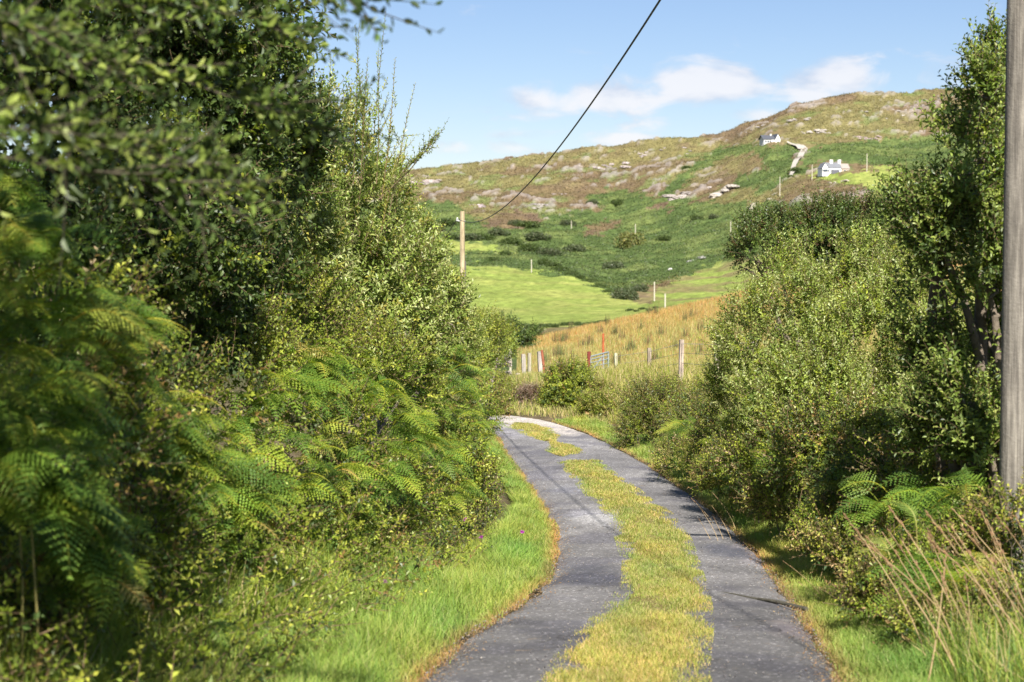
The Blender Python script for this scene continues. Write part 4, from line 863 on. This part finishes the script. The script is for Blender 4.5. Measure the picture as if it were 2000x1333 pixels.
# loose leaves and stones at the lane edge
def litter(n):
    m = MB(); ys = lod(n, 9, 45); side = rng.integers(0, 2, n); i = np.clip(np.searchsorted(LE[:330, 1], ys), 0, 329)
    i2 = np.clip(np.searchsorted(RE[:330, 1], ys), 0, 329)
    x = np.where(side == 0, LE[i, 0] + np.abs(rng.normal(0, .09, n)), RE[i2, 0] - np.abs(rng.normal(0, .08, n))); z = ZR(x, ys) + .035
    P = np.stack([x, ys, z], 1); d = rng.normal(0, 1, (n, 3)); d[:, 2] *= .2; N = np.tile([0, 0, 1.], (n, 1)) + rng.normal(0, .3, (n, 3))
    leaves(m, P, d, N, rng.uniform(.01, .032, n), rng.uniform(.006, .014, n), palette(n, [(.30, .18, .09), (.36, .25, .14), (.20, .12, .07)])); return m
tag(litter(5200).build('leaf_litter', M_leaf), 'brown dead leaves and grass scraps along the lane edges', 'litter', kind='stuff')

# loose grit swept against the grass
def grit(n):
    m = MB(); ys = lod(n, 9, 40); which = rng.integers(0, 4, n); lines = [MS[0][0], MS[0][1], LE[:330], RE[:330]]; sgn = [-1, 1, 1, -1]; x = np.zeros(n)
    for q in range(4):
        k = which == q; Lq = lines[q]; k0 = int(np.argmax(Lq[:, 1] > 5)); x[k] = np.interp(ys[k], Lq[k0:, 1], Lq[k0:, 0]) + sgn[q] * np.abs(rng.normal(0, .16, k.sum()))
    r = rng.uniform(.002, .007, n); base = np.array([[1, 0, 0], [-1, 0, 0], [0, 1, 0], [0, -1, 0], [0, 0, 1], [0, 0, -1.]]); C_ = np.stack([x, ys, ZR(x, ys) + .045], 1)
    V_ = C_[:, None] + base[None] * r[:, None, None] * rng.uniform(.6, 1.4, (n, 6, 1)); f = np.array([[0, 2, 4], [2, 1, 4], [1, 3, 4], [3, 0, 4], [2, 0, 5], [1, 2, 5], [3, 1, 5], [0, 3, 5]])
    m.add(V_.reshape(-1, 3), (np.arange(n)[:, None, None] * 6 + f[None]).reshape(-1, 3), np.repeat(palette(n, [(.22, .21, .2), (.16, .15, .15), (.28, .25, .22), (.10, .09, .09)]), 6, 0)); return m
tag(grit(3000).build('gravel', M_rock), 'loose grit scattered beside the grass on the lane', 'gravel', kind='stuff')

# ------------------------------------------------------------------ rocks
def rock_mesh(seed, flat=.6, sub=3):
    import bmesh
    bm = bmesh.new(); bmesh.ops.create_icosphere(bm, subdivisions=sub, radius=1)
    for v_ in bm.verts:
        n_ = mn.noise(v_.co * 1.1 + Vector((seed, 0, 0))) * .55 + mn.noise(v_.co * 2.7 + Vector((0, seed, 0))) * .3 + mn.noise(v_.co * 6 + Vector((0, 0, seed))) * .12
        v_.co *= 1 + n_; v_.co.z *= flat
    V = np.array([v_.co[:] for v_ in bm.verts]); Fq = np.array([[v_.index for v_ in f.verts] for f in bm.faces]); bm.free(); return V, Fq
RK = [rock_mesh(s * 3.1, f) for s, f in enumerate((.6, .75, .5, .9, .65))]
RKM = []
for V, Fq in RK:
    m_ = MB(); m_.add(V, Fq, (1, 1, 1)); RKM.append(m_)
def stones(root, base, items, name):
    for (x, y, z, r, sx, rz, c) in items:
        V, Fq = RK[rng.integers(5)]; M = np.array(Matrix.Rotation(rz, 3, 'Z')); mb = MB()
        mb.add((V * [r * sx, r, r * .8]) @ M.T + np.array([x, y, z]) - base, Fq, c); mb.build(name, M_rock, root)
def outcrop(px, py, wpx, hpx, label, col=(.40, .35, .32), n=14, y0=130, slope=0):
    b = drape(px, py, y0); s = b[1] / F; root = thing('rock_outcrop', b, label, 'rocks'); it = []
    for k in range(n):
        r = hpx * s * rng.uniform(.15, .42); dx = rng.uniform(-1, 1) * wpx * s * .5; dy = rng.uniform(-1, 1) * wpx * s * .4; x, y = b[0] + dx, b[1] + dy
        it.append((x, y, gp(x, y) + hpx * s * rng.uniform(-.1, .2) + slope * dx, r, rng.uniform(1, 1.9), rng.uniform(-.6, .6), np.array(col) * rng.uniform(.45, .85)))
    stones(root, b, it, 'rock')
outcrop(1330, 385, 45, 20, 'pinkish rock outcrop on the heath left of the pale slanting one', n=12)
outcrop(1405, 380, 55, 20, 'pale slanting rock outcrop below the heath', (.5, .45, .4), 14, slope=.12)
outcrop(1372, 370, 30, 12, 'small rocks between the pinkish and slanting outcrops', n=6)
outcrop(1350, 512, 50, 14, 'grey rocks in the bracken above the right hand field', (.38, .37, .34), 12, slope=.2)
outcrop(1305, 528, 10, 7, 'lone white boulder at the lower bracken edge', (.6, .58, .55), 2)
outcrop(1640, 356, 45, 12, 'pale rocks on the lawn below the cottage with chimneys', (.6, .52, .45), 9)
outcrop(1490, 395, 60, 12, 'scatter of pale rocks just above the olive tree', (.5, .45, .36), 10)
outcrop(1590, 380, 60, 10, 'low rocks behind the top of the olive tree', (.5, .45, .36), 10)
outcrop(1700, 272, 50, 12, 'rocky face above the bracken right of the cottages', (.48, .38, .36), 12)
outcrop(1600, 258, 60, 12, 'broken pale rocks on the slope above the gravel track', (.5, .45, .40), 12)
outcrop(1100, 350 + 30, 40, 9, 'flat pale slab on the heath above the olive bush', (.45, .38, .36), 6)
outcrop(1055, 405, 60, 14, 'rounded grey outcrop at the top of the bracken', (.42, .38, .35), 10)
outcrop(830, 360, 60, 22, 'cliff of grey rock where the ridge meets the left willow', (.42, .36, .34), 12)
outcrop(930, 402, 24, 14, 'small pale rocks among purple heather', (.5, .42, .44), 6)
outcrop(1190, 330, 80, 14, 'broad ribs of rock in the middle of the heath', (.42, .36, .34), 14)
outcrop(1300, 295, 110, 9, 'long rock bands just under the ridge', (.44, .38, .36), 14)
outcrop(1480, 250, 60, 9, 'sloping slabs on the ridge shoulder above the white gabled house', (.42, .38, .36), 10)
outcrop(1750, 225, 120, 9, 'long rock bands high on the right hill', (.44, .4, .36), 14)
outcrop(1560, 235, 40, 12, 'broken crag between the ridge shoulder and the right summit', (.42, .38, .35), 9)
# pale rock heap by the bend
b = at(985, 728, 57); b[2] = gp(b[0], b[1]); root = thing('stone_heap', b, 'heap of pale pinkish stones in dry grass by the bend', 'stones'); it = []
for k in range(18):
    x, y = b[0] + rng.normal(0, .22), b[1] + rng.normal(0, .2); it.append((x, y, gp(x, y) + rng.uniform(0, .75), rng.uniform(.07, .15), 1.3, rng.uniform(0, 6), np.array((.55, .46, .42)) * rng.uniform(.8, 1.15)))
stones(root, b, it, 'stone')

# ------------------------------------------------------------------ far bushes
def far_bush_mesh(seed, pal, n=1500):
    r = np.random.default_rng(seed); L = [(r.uniform(-.55, .55, 3) * [1, 1, .4] + [0, 0, .42], r.uniform(.35, .6)) for _ in range(7)]
    mb = MB(); k = r.integers(0, 7, n); c = np.array([l[0] for l in L])[k]; rad = np.array([l[1] for l in L])[k]; d = unit(r.normal(0, 1, (n, 3)))
    P = c + d * rad[:, None] * r.uniform(.7, 1.05, (n, 1)); P[:, 2] = np.maximum(P[:, 2], 0)
    leaves(mb, P, r.normal(0, 1, (n, 3)) + d * .5, d + r.normal(0, .6, (n, 3)), r.uniform(.10, .2, n), r.uniform(.07, .14, n), palette(n, pal))
    return mb
FB = [[far_bush_mesh(i, p).mesh('crown', M_leaf) for i in (1, 2, 3)] for p in ([(.085, .12, .035), (.11, .15, .045), (.07, .10, .03)], [(.10, .12, .06), (.13, .14, .08), (.07, .10, .04)], [(.26, .24, .08), (.2, .22, .07), (.15, .16, .06)])]
tr = MB(); tube(tr, [(0, 0, -.1), (.03, 0, .3), (0, .04, .6)], [.07, .05, .03], 6, (.14, .11, .08)); TRM = tr.mesh('trunk', M_bark)
fbi = 0
def farbush(px, py, wpx, k, label, group=None, hs=.8, y0=125):
    global fbi
    b = drape(px, py, y0); s = wpx / 2 * b[1] / F; root = thing('bush', b - [0, 0, .1 * s], label, 'bush', group, rz=rng.uniform(0, 6)); root.scale = (s, s, s * hs)
    for nm, me in (('crown', FB[k][fbi % 3]), ('trunk', TRM)):
        o = bpy.data.objects.new(nm, me); COL.objects.link(o); o.parent = root
    fbi += 1
farbush(1222, 586, 62, 1, 'larger of the two round grey green bushes between the green fields')
farbush(1250, 572, 46, 1, 'smaller dark bush behind the larger round one between the green fields')
farbush(1227, 482, 62, 2, 'lone olive bush on the dark bracken slope', hs=1.0)
farbush(1360, 430, 28, 0, 'small dark bush on the slope left of the olive tree')
farbush(1393, 428, 26, 1, 'brownish small bush beside the small dark one on the slope')
farbush(1555, 338, 30, 0, 'dark bush at the foot of the gravel track'); farbush(1545, 348, 16, 0, 'little dark shrub below the bush at the track foot')
gl = 'small dark scrub bush in the band between the fields and the slope'
for (px, py, w, k) in ((885, 468, 34, 0), (915, 470, 40, 1), (945, 468, 36, 0), (975, 462, 44, 1), (1000, 478, 40, 0), (1010, 440, 30, 1), (1050, 470, 50, 1), (1035, 490, 40, 0), (1075, 500, 44, 1), (1060, 516, 30, 0), (1095, 530, 30, 0), (1115, 538, 26, 0), (1135, 545, 26, 0), (1155, 553, 26, 0), (1172, 562, 24, 0), (1185, 572, 20, 0), (1030, 445, 40, 0), (1110, 440, 30, 1), (1205, 400, 30, 0), (1080, 520, 24, 0), (1200, 525, 40, 1), (1300, 470, 30, 0), (870, 440, 40, 0), (850, 452, 40, 1), (1160, 400, 26, 1), (1340, 330, 18, 0), (1120, 492, 40, 1), (990, 500, 30, 0), (960, 510, 24, 0)):
    farbush(px, py, w * 1.3, k, gl, 'scrub bushes between field and slope', .6)
gl = 'dark bush in the hedge row below the left green field'
for px in range(1030, 1190, 14): farbush(px, 641 - (px - 1030) * .05 + rng.normal(0, 1.5), 24, 0, gl, 'hedge row bushes below the left green field', .7, 190)
gl = 'dark bush in the thin hedge behind the reed field'
for px in range(1230, 1440, 13): farbush(px, 606 - max(0, px - 1290) * .05 + rng.normal(0, 2), 18, 0, gl, 'hedge row bushes behind the reed field', .5, 190)

# ------------------------------------------------------------------ houses and gravel track
def drape_strip(L, Rr, name, c, n=40):
    A = np.array([drape(*p, 500) for p in L]); B = np.array([drape(*p, 500) for p in Rr]); k = np.arange(len(A)); s = np.linspace(0, len(A) - 1, n)
    A = np.stack([np.interp(s, k, A[:, i]) for i in range(3)], 1); B = np.stack([np.interp(s, k, B[:, i]) for i in range(3)], 1); t = np.linspace(0, 1, 6)
    P = A[:, None] * (1 - t)[None, :, None] + B[:, None] * t[None, :, None]; P[..., 2] = H(P[..., 0], P[..., 1]) + 1.3
    i0 = (np.arange(n - 1)[:, None] * 6 + np.arange(5)[None]).ravel(); mb = MB(); mb.add(P.reshape(-1, 3), np.stack([i0, i0 + 1, i0 + 7, i0 + 6], 1), c); return tag(mb.build(name, M_soil, smooth=True), kind='structure')
drape_strip([(1536, 281), (1554, 289), (1565, 297), (1557, 312), (1547, 325), (1541, 348)], [(1539, 280), (1562, 286), (1578, 294), (1570, 308), (1556, 325), (1548, 347)], 'gravel_track', (.36, .33, .29))
def gable(mb, x0, x1, y0, y1, z0, z1, zr_, col):
    """block with gables at its x ends (ridge along x)"""
    ym = (y0 + y1) / 2; V = [(x0, y0, z0), (x1, y0, z0), (x1, y1, z0), (x0, y1, z0), (x0, y0, z1), (x1, y0, z1), (x1, y1, z1), (x0, y1, z1), (x0, ym, zr_), (x1, ym, zr_)]
    mb.add(V, [(0, 1, 5, 4), (2, 3, 7, 6), (0, 4, 8, 7, 3), (1, 2, 6, 9, 5)], col)
def roof(mb, x0, x1, y0, y1, z1, zr_, col, e=.3, th=.22):
    ym = (y0 + y1) / 2; sl = (zr_ - z1) / (ym - y0)
    for sgn, ye in ((1, y0 - e), (-1, y1 + e)):
        ze = z1 - e * sl; a = [(x0 - e, ye, ze), (x1 + e, ye, ze), (x1 + e, ym, zr_), (x0 - e, ym, zr_)]; V = np.array(a + [(p[0], p[1], p[2] + th) for p in a]) + [0, 0, .05]
        mb.add(V, [(0, 1, 2, 3), (4, 5, 6, 7), (0, 1, 5, 4), (0, 3, 7, 4), (1, 2, 6, 5)], col)
def win(root, x, y, z, w, h, face=-1, gcol=(.05, .06, .08)):
    mb = MB(); 
    if face in (-1, 1): box(mb, (x, y + face * .04, z), (w + .2, .08, h + .2), (.75, .75, .72)); 
    else: box(mb, (x + .04, y, z), (.08, w + .2, h + .2), (.75, .75, .72))
    f = mb.build('window', M_plain, root); mb = MB()
    if face in (-1, 1): box(mb, (x, y + face * .09, z), (w, .06, h), gcol)
    else: box(mb, (x + .09, y, z), (.06, w, h), gcol)
    mb.build('pane', M_metal, f)
# house on the shoulder: dark roof to the left, white gable on the right
b = drape(1505, 278, 700); sc1 = b[1] / F
root = thing('white_house', b + [0, 0, -.6], 'white gabled house with a slate roof high under the ridge', 'house', rz=R(18)); U = sc1
mb = MB(); gable(mb, 2 * U, 15 * U, 0, 7, -2, 2.6, 5.0, (.8, .8, .78)); mb.build('wall', M_plain, root)
mb = MB(); roof(mb, 2 * U - 18 * U, 9 * U, .0, 7, 2.4, 4.9, (.07, .075, .09)); mb.build('roof', M_plain, root)
mb = MB(); gable(mb, -14 * U, 2 * U, .2, 6.8, -2, 2.3, 4.6, (.55, .56, .55)); mb.build('wall', M_plain, root)
mb = MB()
V = [(9 * U, -1.2, -2), (19 * U, -1.2, -2), (19 * U, -1.2, 2.6), (14 * U, -1.2, 5.6), (9 * U, -1.2, 2.6)]; V += [(p[0], 6.5, p[2]) for p in V]
mb.add(V, [(0, 1, 2, 3, 4), (5, 6, 7, 8, 9), (0, 5, 9, 4), (1, 6, 7, 2), (0, 1, 6, 5)], (.82, .81, .78)); mb.build('gable_wing', M_plain, root)
mb = MB()
for a_, c_ in ((8.4, 14), (19.6, 14)):
    V = [(a_ * U, -1.5, 2.25), (a_ * U, 6.8, 2.25), (c_ * U, 6.8, 5.75), (c_ * U, -1.5, 5.75)]; V += [(p[0], p[1], p[2] + .22) for p in V]; mb.add(V, [(0, 1, 2, 3), (4, 5, 6, 7), (0, 3, 7, 4), (1, 2, 6, 5), (0, 1, 5, 4)], (.07, .075, .09))
mb.build('roof', M_plain, root); win(root, 14 * U, -1.2, 3.0, 1.0, 1.2); win(root, 14 * U, -1.2, .6, 1.4, 1.2)
mb = MB(); box(mb, (5 * U, 3.5, 5.2), (1.0, .8, 1.6), (.7, .68, .64)); mb.build('chimney', M_plain, root)
for xx in (-10, -5, 0): win(root, xx * U, .2, .8, 1.2, 1.2)
# long cottage with two chimneys
b = drape(1630, 337, 600); U = b[1] / F
root = thing('cottage', b + [0, 0, -.2], 'long grey roofed white cottage with two white chimneys and a stone wing', 'house', rz=R(8))
mb = MB(); gable(mb, -18 * U, 13 * U, 0, 7, -2, 2.6, 5.2, (.8, .8, .8)); mb.build('wall', M_plain, root)
mb = MB(); roof(mb, -18 * U, 13 * U, 0, 7, 2.6, 5.2, (.15, .155, .17)); mb.build('roof', M_plain, root)
mb = MB(); gable(mb, 13.2 * U, 32 * U, 1, 7.5, -2, 2.3, 4.6, (.36, .29, .22)); mb.build('stone_wing', M_rock, root)
mb = MB(); roof(mb, 13.2 * U, 31 * U, 1, 7.5, 2.3, 4.7, (.30, .25, .22)); mb.build('wing_roof', M_plain, root)
mb = MB(); V = [(-28 * U, -3, -2), (-17 * U, -3, -2), (-17 * U, -3, 2.2), (-22.5 * U, -3, 4.6), (-28 * U, -3, 2.2)]; V += [(p[0], 5, p[2]) for p in V]
mb.add(V, [(0, 1, 2, 3, 4), (5, 6, 7, 8, 9), (0, 5, 9, 4), (1, 6, 7, 2)], (.82, .82, .82)); mb.build('porch_wing', M_plain, root)
mb = MB()
for a_, c_ in ((-28.8, -22.5), (-16.2, -22.5)):
    V = [(a_ * U, -3.2, 2.0), (a_ * U, 5, 2.0), (c_ * U, 5, 4.75), (c_ * U, -3.2, 4.75)]; V += [(p[0], p[1], p[2] + .2) for p in V]; mb.add(V, [(0, 1, 2, 3), (4, 5, 6, 7), (0, 3, 7, 4), (0, 1, 5, 4)], (.15, .155, .17))
mb.build('porch_roof', M_plain, root)
for cx in (-3, 13): mb = MB(); box(mb, (cx * U, 3.5, 5.8), (1.5, 1.2, 2.2), (.82, .8, .78)); mb.build('chimney', M_plain, root)
mb = MB(); box(mb, (0 * U, -.9, .4), (15 * U, 1.6, 2.2), (.10, .10, .12)); mb.build('conservatory', M_metal, root)
for xx in (-25, -20): win(root, xx * U, -3, .9, 1.3, 1.4)
win(root, -13 * U, 0, 1.0, 1.2, 1.3); win(root, 22 * U, 1, .9, 1.0, 1.1); win(root, 28 * U, 1, .9, 1.0, 1.1)
